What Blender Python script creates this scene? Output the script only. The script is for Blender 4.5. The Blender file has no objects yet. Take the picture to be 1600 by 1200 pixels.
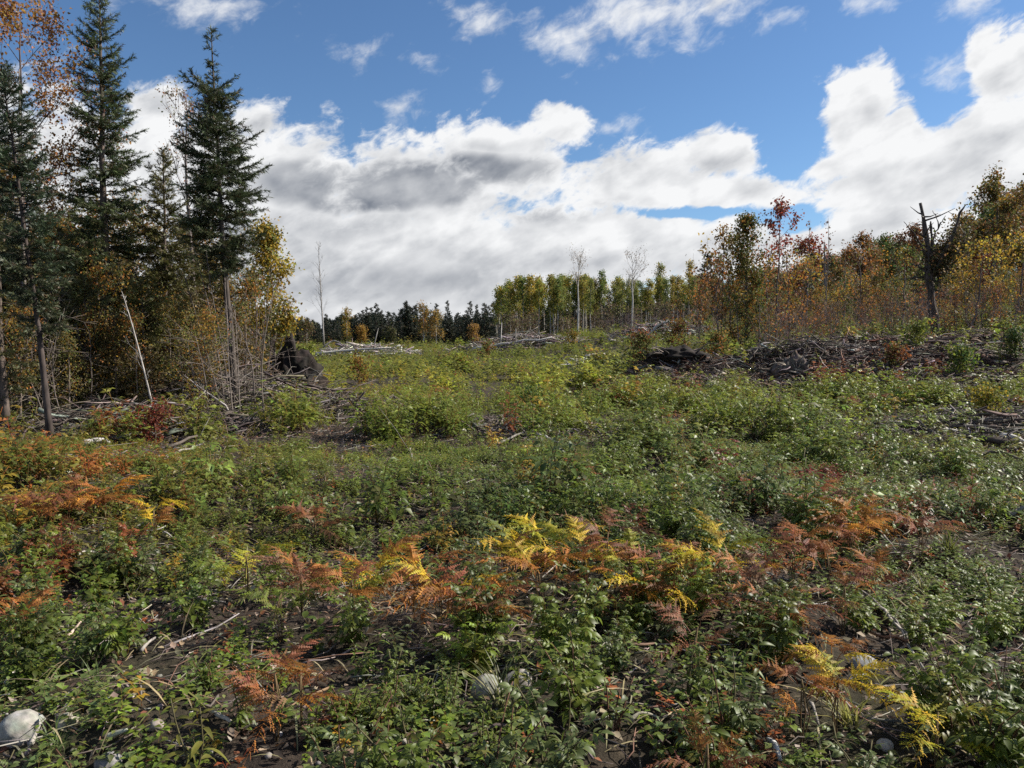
import bpy, math, random
import numpy as np

rng = np.random.default_rng(11)
random.seed(11)
SC = bpy.context.scene
COL = SC.collection
rad = math.radians

# ------------------------------------------------------------------ camera
FPX, HORIZON, CAM_H = 1209.0, 530.0, 1.6        # focal length and horizon row in the 1600 px photograph
PITCH = math.atan((600 - HORIZON) / FPX)
cam_data = bpy.data.cameras.new('camera')
cam_data.sensor_width = 36.0
cam_data.lens = 36.0 * FPX / 1600.0
cam_data.clip_start = 0.05
cam_data.clip_end = 6000.0
cam = bpy.data.objects.new('camera', cam_data)
COL.objects.link(cam)
cam.location = (0, 0, CAM_H)
cam.rotation_euler = (math.pi / 2 - PITCH, 0, 0)
SC.camera = cam

# ------------------------------------------------------------------ sun, exposure
SUN_AZ, SUN_EL = rad(72), rad(38)               # azimuth clockwise from the view direction, elevation
sun_data = bpy.data.lights.new('sun', 'SUN')
sun_data.energy = 5.0
sun_data.angle = rad(0.55)
sun_data.color = (1.0, 0.94, 0.84)
sun = bpy.data.objects.new('sun', sun_data)
COL.objects.link(sun)
sun.rotation_euler = (math.pi / 2 - SUN_EL, 0, math.pi - SUN_AZ)
SC.view_settings.view_transform = 'Standard'
SC.view_settings.look = 'None'
SC.view_settings.exposure = 0.8
SC.view_settings.gamma = 1.0
SC.view_settings.use_curve_mapping = False
SC.cycles.max_bounces = 6
SC.cycles.diffuse_bounces = 3
SC.cycles.glossy_bounces = 2
SC.cycles.transmission_bounces = 4
SC.cycles.use_denoising = False

def ray(px, py):
    cx, cy = (px - 800) / FPX, (600 - py) / FPX
    cp, sp = math.cos(PITCH), math.sin(PITCH)
    return np.array([cx, cp + cy * sp, -sp + cy * cp])

# ------------------------------------------------------------------ sky
def azel(px, py):
    d = ray(px, py)
    return math.atan2(d[0], d[1]), math.atan2(d[2], math.hypot(d[0], d[1]))

def make_world():
    w = bpy.data.worlds.new('World')
    SC.world = w
    w.use_nodes = True
    nt = w.node_tree
    N, L = nt.nodes, nt.links
    N.clear()

    def put(sock, v):
        if isinstance(v, bpy.types.NodeSocket):
            L.new(v, sock)
        else:
            sock.default_value = v

    def m(op, a, b=0.0, c=0.0, clamp=False):
        n = N.new('ShaderNodeMath')
        n.operation = op
        n.use_clamp = clamp
        put(n.inputs[0], a); put(n.inputs[1], b); put(n.inputs[2], c)
        return n.outputs[0]

    def vm(op, a, b=(0, 0, 0), c=(0, 0, 0), out=0):
        n = N.new('ShaderNodeVectorMath')
        n.operation = op
        put(n.inputs[0], a); put(n.inputs[1], b)
        if op == 'MULTIPLY_ADD':
            put(n.inputs[2], c)
        return n.outputs[out]

    def noise(vec, scale, detail, rough=0.55, dist=0.0):
        n = N.new('ShaderNodeTexNoise')
        n.inputs['Scale'].default_value = scale
        n.inputs['Detail'].default_value = detail
        n.inputs['Roughness'].default_value = rough
        n.inputs['Distortion'].default_value = dist
        L.new(vec, n.inputs['Vector'])
        return n

    def sstep(v, a, b, lo=0.0, hi=1.0):
        n = N.new('ShaderNodeMapRange')
        n.interpolation_type = 'SMOOTHSTEP'
        put(n.inputs[0], v)
        for i, x in enumerate((a, b, lo, hi)):
            n.inputs[1 + i].default_value = x
        return n.outputs[0]

    def mix(f, a, b):
        n = N.new('ShaderNodeMix')
        n.data_type = 'RGBA'
        put(n.inputs[0], f); put(n.inputs[6], a); put(n.inputs[7], b)
        return n.outputs[2]

    D = N.new('ShaderNodeTexCoord').outputs['Generated']
    sep = N.new('ShaderNodeSeparateXYZ')
    L.new(D, sep.inputs[0])
    az = m('ARCTAN2', sep.outputs[0], sep.outputs[1])
    el = m('ARCSINE', sep.outputs[2])
    comb = N.new('ShaderNodeCombineXYZ')
    L.new(az, comb.inputs[0]); L.new(el, comb.inputs[1])
    P = comb.outputs[0]
    # ragged cloud outlines: warp the coordinates by noise, stretched along the wind
    skew = N.new('ShaderNodeVectorRotate')
    skew.rotation_type = 'Z_AXIS'
    skew.inputs['Angle'].default_value = rad(-22)
    L.new(P, skew.inputs[0])
    Q = vm('MULTIPLY', skew.outputs[0], (1.0, 1.7, 1.0))
    n_big = noise(Q, 6.5, 3.0, 0.5)
    warp = vm('MULTIPLY_ADD', vm('SUBTRACT', n_big.outputs['Color'], (0.5, 0.5, 0.5)), (0.062, 0.048, 0.0), P)

    def blobs(coords, rows, combine):
        acc = None
        for (cx, cy, rx, ry, wt) in rows:
            a, e = azel(cx, cy)
            ia, ie = FPX / rx * 1.0, FPX / ry * 1.0
            v = vm('MULTIPLY_ADD', coords, (ia, ie, 0), (-a * ia, -e * ie, 0))
            d = vm('LENGTH', v, out=1)
            d = m('MULTIPLY_ADD', d, -wt, wt)
            acc = d if acc is None else m('SMOOTH_MAX', acc, d, 0.07) if combine else m('MAXIMUM', acc, d)
        return acc

    CL = [(300, 310, 220, 150, 1), (430, 295, 180, 112, 1), (640, 300, 205, 98, 1), (780, 250, 140, 74, 1), (872, 192, 66, 36, .9),
          (1000, 288, 180, 66, 1), (1125, 240, 92, 40, .9), (1150, 302, 115, 34, .9), (560, 420, 480, 130, 1.2),
          (900, 390, 290, 80, 1.1), (1030, 385, 110, 52, 1), (1340, 165, 70, 66, .9), (1400, 225, 140, 72, 1),
          (1565, 115, 75, 66, .9), (1540, 235, 150, 80, 1), (1440, 285, 190, 55, 1), (1285, 252, 46, 22, .7),
          (1385, 335, 110, 40, .9), (1270, 400, 330, 60, 1), (1560, 350, 140, 50, 1), (1175, 350, 70, 34, .8), (1700, 200, 120, 130, 1),
          (100, 280, 260, 110, .9), (-150, 300, 260, 200, 1), (248, 170, 60, 44, .8), (405, 185, 50, 34, .7)]
    WISP = [(890, 50, 110, 50, .75), (1010, 25, 140, 60, .95), (1110, 5, 110, 44, .9), (745, 35, 62, 40, .62), (1225, 38, 44, 24, .6),
            (1370, 6, 60, 20, .7), (1520, 15, 46, 34, .55), (300, -10, 150, 46, .6), (655, 102, 48, 18, .5), (762, 132, 22, 34, .5),
            (1480, 110, 60, 40, .5), (560, 95, 60, 30, .35), (700, 10, 40, 22, .5), (960, 190, 60, 22, .4), (625, 168, 50, 26, .55)]
    HOLE = [(1060, 336, 100, 15, .75), (905, 238, 40, 16, .5), (1215, 338, 80, 30, 1), (1240, 225, 62, 42, 1), (1478, 135, 48, 60, .9), (1235, 180, 60, 50, .6)]
    n_med = noise(Q, 14.0, 7.0, 0.58)
    n_fine = noise(Q, 34.0, 6.0, 0.62, 0.4)
    nm = m('SUBTRACT', n_med.outputs[0], 0.5)
    nf = m('SUBTRACT', n_fine.outputs[0], 0.5)
    d1 = blobs(warp, CL, True)
    d2 = blobs(warp, WISP, False)
    dh = m('MULTIPLY', m('MAXIMUM', blobs(warp, HOLE, False), 0.0), 0.9)
    # towards the horizon and outside the frame the same broken cloud goes on
    low = sstep(el, rad(-1), rad(8.5), 0.9, -0.6)
    side = sstep(m('ABSOLUTE', az), rad(36), rad(48), -0.55, 0.0)
    high = sstep(el, rad(27), rad(36), -0.55, 0.0)
    n_gen = noise(vm('MULTIPLY', D, (1, 1, 1.8)), 2.6, 5.0, 0.55)
    gen = m('ADD', m('MULTIPLY_ADD', n_gen.outputs[0], 2.2, -1.15), m('MAXIMUM', side, high))
    d1 = m('MAXIMUM', m('MAXIMUM', d1, low), gen)
    d1 = m('SUBTRACT', d1, dh)
    dens = m('ADD', m('MULTIPLY_ADD', nm, 1.0, d1), m('MULTIPLY', nf, 1.0))
    wis = m('ADD', m('MULTIPLY_ADD', nm, 1.5, d2), m('MULTIPLY', nf, 1.3))
    c1 = sstep(dens, -0.03, 0.34)
    c2 = sstep(wis, 0.10, 1.05, 0.0, 0.88)
    cover = m('MAXIMUM', c1, c2)
    # light on the clouds: the same noise read a little nearer the sun; thick bodies are greyer
    Qs = vm('ADD', Q, (0.018, 0.024, 0.0))
    n_sun = noise(Qs, 14.0, 5.0, 0.5)
    n_soft = noise(Q, 14.0, 5.0, 0.5)
    relief = m('SUBTRACT', n_soft.outputs[0], n_sun.outputs[0])
    n_grey = noise(vm('MULTIPLY', Q, (0.8, 1.25, 1.0)), 7.5, 6.0, 0.55)
    thick = sstep(dens, 0.10, 0.7)
    rightward = sstep(az, rad(-22), rad(20), 1.0, 0.6)
    lowgrey = sstep(el, rad(3), rad(12), 0.26, 0.0)
    grey = m('MULTIPLY', m('MULTIPLY', thick, sstep(n_grey.outputs[0], 0.36, 0.74, 0.04, 0.72)), rightward)
    GR = [(585, 288, 200, 54, 2.6), (760, 262, 150, 34, 1.5), (540, 355, 170, 40, .6), (690, 440, 300, 60, .6), (860, 330, 200, 30, .8), (1470, 250, 70, 24, .5), (760, 225, 90, 24, .5)]
    spots = m('MULTIPLY', sstep(m('ADD', blobs(warp, GR, False), m('MULTIPLY', nm, 0.9)), -0.05, 0.9), 1.0)
    grey = m('MAXIMUM', grey, m('MULTIPLY', spots, thick))
    grey = m('ADD', grey, m('MULTIPLY', lowgrey, rightward))
    lum = m('ADD', m('MULTIPLY_ADD', grey, -0.74, 0.99), m('MULTIPLY', relief, 1.15), clamp=True)
    ccol = mix(lum, (0.115, 0.13, 0.158, 1), (0.535, 0.54, 0.545, 1))
    sky = N.new('ShaderNodeTexSky')
    sky.sky_type = 'NISHITA'
    sky.sun_disc = False
    sky.sun_elevation = SUN_EL
    sky.sun_rotation = SUN_AZ
    sky.altitude = 300
    sky.air_density = 1.0
    sky.dust_density = 0.3
    sky.ozone_density = 1.5
    STRENGTH = 0.10
    blue = vm('MULTIPLY', sky.outputs[0], (SKY_R, SKY_G, SKY_B))
    scaled = vm('MULTIPLY', ccol, (1 / STRENGTH, 1 / STRENGTH, 1 / STRENGTH))
    final = mix(cover, blue, scaled)
    bg = N.new('ShaderNodeBackground')
    bg.inputs['Strength'].default_value = STRENGTH
    L.new(final, bg.inputs[0])
    out = N.new('ShaderNodeOutputWorld')
    L.new(bg.outputs[0], out.inputs[0])
    w.cycles.sampling_method = 'MANUAL'
    w.cycles.sample_map_resolution = 512

SKY_R, SKY_G, SKY_B = 0.43, 0.555, 0.68
make_world()

# ------------------------------------------------------------------ materials (colour comes from each mesh's own 'col')
def new_mat(name):
    mt = bpy.data.materials.new(name)
    mt.use_nodes = True
    mt.node_tree.nodes.clear()
    return mt, mt.node_tree.nodes, mt.node_tree.links

def leaf_mat(name, rough, transl, spec=0.5, pale_back=0.25, vary=0.30):
    mt, N, L = new_mat(name)
    out = N.new('ShaderNodeOutputMaterial')
    att = N.new('ShaderNodeAttribute'); att.attribute_name = 'col'
    oi = N.new('ShaderNodeObjectInfo')
    mr = N.new('ShaderNodeMapRange')
    mr.inputs[3].default_value, mr.inputs[4].default_value = 1 - vary, 1 + vary
    L.new(oi.outputs['Random'], mr.inputs[0])
    hs = N.new('ShaderNodeHueSaturation')
    L.new(mr.outputs[0], hs.inputs['Value'])
    L.new(att.outputs['Color'], hs.inputs['Color'])
    geo = N.new('ShaderNodeNewGeometry')
    sp = N.new('ShaderNodeTexNoise'); sp.inputs['Scale'].default_value = 55.0; sp.inputs['Detail'].default_value = 3
    L.new(geo.outputs['Position'], sp.inputs['Vector'])
    sr = N.new('ShaderNodeMapRange'); sr.inputs[1].default_value, sr.inputs[2].default_value = 0.58, 0.72
    sr.inputs[4].default_value = 0.55
    L.new(sp.outputs[0], sr.inputs[0])
    wear = N.new('ShaderNodeMix'); wear.data_type = 'RGBA'
    L.new(sr.outputs[0], wear.inputs[0]); L.new(hs.outputs[0], wear.inputs[6]); wear.inputs[7].default_value = (0.13, 0.075, 0.03, 1)
    mul = N.new('ShaderNodeMath'); mul.operation = 'MULTIPLY'
    L.new(geo.outputs['Backfacing'], mul.inputs[0]); mul.inputs[1].default_value = pale_back
    mx = N.new('ShaderNodeMix'); mx.data_type = 'RGBA'
    L.new(mul.outputs[0], mx.inputs[0]); L.new(wear.outputs[2], mx.inputs[6]); mx.inputs[7].default_value = (0.30, 0.34, 0.24, 1)
    pr = N.new('ShaderNodeBsdfPrincipled')
    L.new(mx.outputs[2], pr.inputs['Base Color'])
    pr.inputs['Roughness'].default_value = rough
    pr.inputs['Specular IOR Level'].default_value = spec
    tr = N.new('ShaderNodeBsdfTranslucent')
    g = N.new('ShaderNodeGamma'); g.inputs[1].default_value = 0.85
    L.new(wear.outputs[2], g.inputs[0]); L.new(g.outputs[0], tr.inputs[0])
    ms = N.new('ShaderNodeMixShader'); ms.inputs[0].default_value = transl
    L.new(pr.outputs[0], ms.inputs[1]); L.new(tr.outputs[0], ms.inputs[2])
    L.new(ms.outputs[0], out.inputs[0])
    return mt

def wood_mat(name, scale=18.0, rough=0.85, contrast=0.55, stretch=(1, 1, 0.25)):
    mt, N, L = new_mat(name)
    out = N.new('ShaderNodeOutputMaterial')
    att = N.new('ShaderNodeAttribute'); att.attribute_name = 'col'
    tc = N.new('ShaderNodeTexCoord')
    mp = N.new('ShaderNodeMapping'); mp.inputs['Scale'].default_value = stretch
    L.new(tc.outputs['Object'], mp.inputs[0])
    nz = N.new('ShaderNodeTexNoise'); nz.inputs['Scale'].default_value = scale; nz.inputs['Detail'].default_value = 5
    L.new(mp.outputs[0], nz.inputs['Vector'])
    mr = N.new('ShaderNodeMapRange')
    mr.inputs[1].default_value, mr.inputs[2].default_value = 0.3, 0.7
    mr.inputs[3].default_value, mr.inputs[4].default_value = 1 - contrast, 1 + contrast
    L.new(nz.outputs[0], mr.inputs[0])
    vm = N.new('ShaderNodeVectorMath'); vm.operation = 'SCALE'
    L.new(att.outputs['Color'], vm.inputs[0]); L.new(mr.outputs[0], vm.inputs['Scale'])
    pr = N.new('ShaderNodeBsdfPrincipled')
    L.new(vm.outputs[0], pr.inputs['Base Color'])
    pr.inputs['Roughness'].default_value = rough
    pr.inputs['Specular IOR Level'].default_value = 0.25
    bp = N.new('ShaderNodeBump'); bp.inputs['Strength'].default_value = 0.5; bp.inputs['Distance'].default_value = 0.01
    L.new(nz.outputs[0], bp.inputs['Height']); L.new(bp.outputs[0], pr.inputs['Normal'])
    L.new(pr.outputs[0], out.inputs[0])
    return mt

M_LEAF = leaf_mat('glossy leaf', 0.48, 0.42, 0.42, 0.22)
M_TREELEAF = leaf_mat('tree leaf', 0.65, 0.36, 0.22, 0.06, 0.22)
M_FERN = leaf_mat('dry fern', 0.6, 0.40, 0.25, 0.0, 0.2)
M_NEEDLE = leaf_mat('spruce needle', 0.55, 0.10, 0.35, 0.0, 0.12)
M_LITTER = leaf_mat('dead leaf', 0.75, 0.15, 0.2, 0.15, 0.2)
M_BARK = wood_mat('bark')
M_TWIG = wood_mat('twig', 9.0, 0.8, 0.35, (1, 1, 1))
M_LOG = wood_mat('weathered wood', 14.0, 0.8, 0.45, (1, 1, 1))
M_STONE = wood_mat('stone', 30.0, 0.9, 0.35, (1, 1, 1))
M_DIRT = wood_mat('clod of soil', 12.0, 0.95, 0.6, (1, 1, 1))

def soil_mat():
    mt, N, L = new_mat('forest soil')
    out = N.new('ShaderNodeOutputMaterial')
    tc = N.new('ShaderNodeTexCoord')
    def nz(s, d=6, r=0.6):
        n = N.new('ShaderNodeTexNoise'); n.inputs['Scale'].default_value = s; n.inputs['Detail'].default_value = d; n.inputs['Roughness'].default_value = r
        L.new(tc.outputs['Object'], n.inputs['Vector']); return n
    a, b, c = nz(0.35, 4), nz(7.0, 10, 0.72), nz(38, 5)
    cr = N.new('ShaderNodeValToRGB')
    e = cr.color_ramp.elements
    e[0].position, e[0].color = 0.30, (0.010, 0.008, 0.007, 1)
    e[1].position, e[1].color = 0.74, (0.12, 0.088, 0.062, 1)
    x = e.new(0.52); x.color = (0.038, 0.028, 0.021, 1)
    L.new(b.outputs[0], cr.inputs[0])
    cg = N.new('ShaderNodeValToRGB')
    e = cg.color_ramp.elements
    e[0].position, e[0].color = 0.45, (0.055, 0.042, 0.034, 1)
    e[1].position, e[1].color = 0.62, (0.052, 0.058, 0.020, 1)
    L.new(a.outputs[0], cg.inputs[0])
    mx = N.new('ShaderNodeMix'); mx.data_type = 'RGBA'; mx.inputs[0].default_value = 0.4
    L.new(cr.outputs[0], mx.inputs[6]); L.new(cg.outputs[0], mx.inputs[7])
    pr = N.new('ShaderNodeBsdfPrincipled'); pr.inputs['Roughness'].default_value = 0.95; pr.inputs['Specular IOR Level'].default_value = 0.15
    L.new(mx.outputs[2], pr.inputs['Base Color'])
    ad = N.new('ShaderNodeMath'); ad.operation = 'MULTIPLY_ADD'
    L.new(c.outputs[0], ad.inputs[0]); ad.inputs[1].default_value = 0.4; L.new(b.outputs[0], ad.inputs[2])
    bp = N.new('ShaderNodeBump'); bp.inputs['Strength'].default_value = 0.9; bp.inputs['Distance'].default_value = 0.05
    L.new(ad.outputs[0], bp.inputs['Height']); L.new(bp.outputs[0], pr.inputs['Normal'])
    L.new(pr.outputs[0], out.inputs[0])
    return mt
M_SOIL = soil_mat()

# ------------------------------------------------------------------ numpy mesh tools
class MB:
    """collects triangles with a colour per vertex and links them as one mesh object"""
    def __init__(s):
        s.V, s.F, s.C, s.n = [], [], [], 0
    def add(s, v, f, c):
        v = np.asarray(v, float).reshape(-1, 3)
        c = np.asarray(c, float)
        if c.ndim == 1:
            c = np.broadcast_to(c, (len(v), 3))
        s.V.append(v); s.F.append(np.asarray(f, int).reshape(-1, 3) + s.n); s.C.append(c); s.n += len(v)
        return s
    def put(s, t, R, T, c):
        """copies of template t=(verts, faces, shade) under rotations R (N,3,3), positions T (N,3), colours c (N,3)"""
        v, f, sh = t
        R = np.asarray(R); T = np.asarray(T); N_, k = len(T), len(v)
        if N_ == 0:
            return s
        W = np.einsum('nij,kj->nki', R, v) + T[:, None, :]
        F = f[None] + (np.arange(N_) * k)[:, None, None]
        c = np.asarray(c, float)
        if c.ndim == 1:
            c = np.broadcast_to(c, (N_, 3))
        C = c[:, None, :] * sh[None]
        return s.add(W.reshape(-1, 3), F.reshape(-1, 3), C.reshape(-1, 3))
    def arrays(s):
        return np.concatenate(s.V), np.concatenate(s.F), np.concatenate(s.C)
    def mesh(s, name, mat, smooth=False):
        me = bpy.data.meshes.new(name)
        V, F, C = s.arrays()
        me.vertices.add(len(V)); me.vertices.foreach_set('co', V.astype(np.float32).ravel())
        me.loops.add(len(F) * 3); me.loops.foreach_set('vertex_index', F.astype(np.int32).ravel())
        me.polygons.add(len(F))
        me.polygons.foreach_set('loop_start', np.arange(0, len(F) * 3, 3, dtype=np.int32))
        if smooth:
            me.polygons.foreach_set('use_smooth', np.ones(len(F), bool))
        a = me.attributes.new('col', 'FLOAT_COLOR', 'POINT')
        a.data.foreach_set('color', np.hstack([np.clip(C, 0, 1), np.ones((len(C), 1))]).astype(np.float32).ravel())
        me.update(calc_edges=True)
        me.materials.append(mat)
        return me
    def build(s, name, mat, parent=None, smooth=False):
        return link(name, s.mesh(name, mat, smooth), parent)

def link(name, data, parent=None):
    o = bpy.data.objects.new(name, data)
    COL.objects.link(o)
    if parent is not None:
        o.parent = parent
    return o

def tag(o, label=None, cat=None, group=None, kind=None):
    for k, v in (('label', label), ('category', cat), ('group', group), ('kind', kind)):
        if v:
            o[k] = v
    return o

def empty(name, loc, label, cat, group=None, rz=0.0, sc=1.0):
    o = bpy.data.objects.new(name, None)
    COL.objects.link(o)
    o.empty_display_size = 0.2
    o.location = loc
    o.rotation_euler = (0, 0, rz)
    o.scale = (sc, sc, sc) if np.isscalar(sc) else sc
    return tag(o, label, cat, group)

def copy_tree(o, loc, rz=0.0, sc=1.0, label=None, group=None, kids=None):
    c = o.copy()
    COL.objects.link(c)
    c.location = loc
    c.rotation_euler = (0, 0, rz)
    c.scale = (sc, sc, sc) if np.isscalar(sc) else sc
    if label:
        c['label'] = label
    if group:
        c['group'] = group
    for ch in (kids if kids is not None else list(o.children)):
        d = ch.copy()
        COL.objects.link(d)
        d.parent = c
    return c

def unit(a):
    a = np.asarray(a, float)
    return a / np.maximum(np.linalg.norm(a, axis=-1, keepdims=True), 1e-9)

def frames(d, up=(0, 0, 1), scale=1.0):
    """rotations whose y axis is d and whose z axis is near up"""
    y = unit(d)
    up = np.broadcast_to(np.asarray(up, float), y.shape)
    x = np.cross(y, up)
    bad = np.linalg.norm(x, axis=-1) < 1e-4
    if bad.any():
        x[bad] = np.cross(y[bad], np.array([1.0, 0.3, 0]))
    x = unit(x)
    z = np.cross(x, y)
    R = np.stack([x, y, z], axis=-1)
    return R * np.asarray(scale, float).reshape(-1, 1, 1) if not np.isscalar(scale) else R * scale

def rand_dirs(n, r=None):
    return unit((r or rng).normal(size=(n, 3)))

def tubes(mb, P, R, sides, col):
    """P (N,k,3) centre lines, R (N,k) radii"""
    P = np.asarray(P, float); R = np.asarray(R, float)
    n, k, _ = P.shape
    T = np.gradient(P, axis=1) if k > 2 else np.repeat((P[:, 1:] - P[:, :1]), 2, axis=1)
    T = unit(T)
    mean = unit(P[:, -1] - P[:, 0])
    ref = np.where(np.abs(mean[:, 2:3]) < 0.8, np.array([[0, 0, 1.0]]), np.array([[1.0, 0, 0]]))
    A = unit(np.cross(T, ref[:, None, :])); B = np.cross(T, A)
    ang = np.arange(sides) * 2 * np.pi / sides
    ring = A[:, :, None, :] * np.cos(ang)[None, None, :, None] + B[:, :, None, :] * np.sin(ang)[None, None, :, None]
    V = P[:, :, None, :] + ring * R[:, :, None, None]
    base = []
    for i in range(k - 1):
        for j in range(sides):
            a, b = i * sides + j, i * sides + (j + 1) % sides
            base += [(a, b, b + sides), (a, b + sides, a + sides)]
    for j in range(1, sides - 1):
        base += [(0, j + 1, j), ((k - 1) * sides, (k - 1) * sides + j, (k - 1) * sides + j + 1)]
    F = np.array(base)[None] + (np.arange(n) * k * sides)[:, None, None]
    col = np.asarray(col, float)
    C = np.broadcast_to(col if col.ndim == 1 else np.repeat(col, k * sides, axis=0), (n * k * sides, 3))
    mb.add(V.reshape(-1, 3), F.reshape(-1, 3), C)

def tube(mb, pts, radii, sides, col):
    tubes(mb, np.asarray(pts, float)[None], np.asarray(radii, float)[None], sides, col)

def smooth_path(pts, n):
    pts = np.asarray(pts, float)
    t = np.linspace(0, len(pts) - 1, n)
    out = np.stack([np.interp(t, np.arange(len(pts)), pts[:, i]) for i in range(3)], axis=1)
    for _ in range(2):
        out[1:-1] = 0.25 * out[:-2] + 0.5 * out[1:-1] + 0.25 * out[2:]
    return out

# ------------------------------------------------------------------ noise and terrain
_LAT = np.random.default_rng(5).random((256, 256))
def vnoise(x, y, s):
    x = np.asarray(x, float) / s + 1000.3; y = np.asarray(y, float) / s + 1000.7
    xi, yi = np.floor(x).astype(int), np.floor(y).astype(int)
    fx, fy = x - xi, y - yi
    fx = fx * fx * (3 - 2 * fx); fy = fy * fy * (3 - 2 * fy)
    g = lambda i, j: _LAT[(xi + i) % 256, (yi + j) % 256]
    return (g(0, 0) * (1 - fx) + g(1, 0) * fx) * (1 - fy) + (g(0, 1) * (1 - fx) + g(1, 1) * fx) * fy - 0.5

def sst(a, b, x):
    t = np.clip((np.asarray(x, float) - a) / (b - a), 0, 1)
    return t * t * (3 - 2 * t)

BUMPS = [(6.2, 24.6, .45, 2.4, 1.6), (9.5, 24.2, .40, 2.6, 1.8), (13.5, 23.5, .5, 3.0, 1.8), (17, 21.5, .4, 2.6, 1.8), (12.5, 28, .55, 3.4, 1.3), (8.6, 24.5, .35, 1.8, 1.0), (5.0, 24.5, .55, 1.1, .9), (16.0, 26, .45, 3.0, 1.2), (0.5, 64, .7, 6, 2), (-12, 69, .45, 5, 2), (11.5, 62, .6, 4, 2), (-6.6, 24, .3, 1.0, .8),
         (-1.5, 3.1, .10, .5, .4), (1.2, 5.0, .12, .7, .5), (8.2, 12.5, .2, 1.6, 1.0)]
def H(x, y):
    x = np.asarray(x, float); y = np.asarray(y, float)
    yy = np.clip(y, 0, 400)
    z = 0.10 * np.clip(x - 2, 0, 90) * sst(8, 40, yy)
    z = z + 0.05 * np.clip(x - 30, 0, 120) * sst(20, 60, yy)
    z = z + 0.9 * sst(28, 75, yy) * sst(-10, 7, x)
    z = z + vnoise(x, y, 9) * 0.35 * sst(5, 25, yy) + vnoise(x, y, 2.6) * 0.26 + vnoise(x, y, 0.8) * 0.12 + vnoise(x, y, 0.23) * 0.05 + vnoise(x, y, 0.09) * 0.025 * sst(14, 8, y)
    z = z + vnoise(x, y, 60) * 1.2 * sst(60, 200, yy)
    for (bx, by, amp, rx, ry) in BUMPS:
        z = z + amp * np.exp(-((x - bx) / rx) ** 2 - ((y - by) / ry) ** 2)
    r = np.hypot(x, y)
    return z * sst(2500, 400, r) - 0.06

def ground_at(px, py, lift=0.0):
    d = ray(px, py)
    t = 1.5
    while t < 400:
        p = d * t
        if CAM_H + p[2] <= H(p[0], p[1]) + lift:
            break
        t *= 1.004
    x, y = d[0] * t, d[1] * t
    return np.array([x, y, float(H(x, y))])

def at_depth(px, Y):
    x = (px - 800) / FPX * Y
    return np.array([x, Y, float(H(x, Y))])

def point(px, py, Y):
    d = ray(px, py)
    return np.array([0, 0, CAM_H]) + d * (Y / d[1])

def make_ground():
    a = np.concatenate([np.linspace(-60, 60, 330), np.linspace(60, 300, 62)[1:-1]]) * np.pi / 180
    r = np.concatenate([[0.0], np.geomspace(0.4, 1.8, 16)[:-1], np.geomspace(1.8, 12, 150)[:-1], np.geomspace(12, 120, 110)[:-1], np.geomspace(120, 4000, 40)])
    A, Rr = np.meshgrid(a, r)
    X, Y = Rr * np.sin(A), Rr * np.cos(A)
    V = np.stack([X, Y, H(X, Y)], -1).reshape(-1, 3)
    na, nr = len(a), len(r)
    i, j = np.meshgrid(np.arange(nr - 1), np.arange(na), indexing='ij')
    p = (i * na + j).ravel(); q = (i * na + (j + 1) % na).ravel()
    F = np.concatenate([np.stack([p, p + na, q + na], 1), np.stack([p, q + na, q], 1)])
    mb = MB().add(V, F, (0.05, 0.04, 0.03))
    tag(mb.build('ground', M_SOIL, smooth=True), 'dark soil of the clearing with low humps', kind='structure')
make_ground()

# ------------------------------------------------------------------ leaf templates (y = along the leaf, z = up)
def leaf(L=1.0, W=0.5, nseg=4, fold=0.25, droop=0.25, peak=0.42, shade=True):
    t = np.linspace(0, 1, nseg + 1)
    w = np.where(t < peak, np.sin(t / peak * np.pi / 2) ** 0.8, np.cos((t - peak) / (1 - peak) * np.pi / 2) ** 0.9) * W / 2
    w[0] = 0.01 * W; w[-1] = 0
    yy = t * L
    zz = -droop * L * t ** 2 + 0.05 * L * np.sin(t * np.pi)
    V, F, S = [], [], []
    for i in range(nseg + 1):
        V.append((0, yy[i], zz[i])); S.append(0.94)
        if 0 < i < nseg:
            V.append((-w[i], yy[i], zz[i] + fold * w[i])); S.append(1.04)
            V.append((w[i], yy[i], zz[i] + fold * w[i])); S.append(1.04)
    idx = [0] + [1 + 3 * (i - 1) for i in range(1, nseg)] + [1 + 3 * (nseg - 1)]
    F += [(idx[0], idx[1], idx[1] + 1), (idx[0], idx[1] + 2, idx[1])]
    for i in range(1, nseg - 1):
        m0, m1 = idx[i], idx[i + 1]
        F += [(m0, m1, m1 + 1), (m0, m1 + 1, m0 + 1), (m0, m0 + 2, m1 + 2), (m0, m1 + 2, m1)]
    m0, e = idx[nseg - 1], idx[nseg]
    F += [(m0, e, m0 + 1), (m0, m0 + 2, e)]
    return np.array(V), np.array(F), np.array(S)[:, None] * np.ones((1, 3))

def merge(items):
    V, F, S, n = [], [], [], 0
    for v, f, s in items:
        V.append(v); F.append(f + n); S.append(s); n += len(v)
    return np.concatenate(V), np.concatenate(F), np.concatenate(S)

def moved(t, rz=0.0, rx=0.0, off=(0, 0, 0), sc=1.0, ry=0.0, tint=(1, 1, 1)):
    v, f, s = t
    cx, sx, cz, sz, cy, sy = math.cos(rx), math.sin(rx), math.cos(rz), math.sin(rz), math.cos(ry), math.sin(ry)
    Rx = np.array([[1, 0, 0], [0, cx, -sx], [0, sx, cx]]); Rz = np.array([[cz, -sz, 0], [sz, cz, 0], [0, 0, 1]])
    Ry = np.array([[cy, 0, sy], [0, 1, 0], [-sy, 0, cy]])
    return (v * sc) @ (Rz @ Rx @ Ry).T + np.array(off), f, s * np.array(tint)

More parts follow.
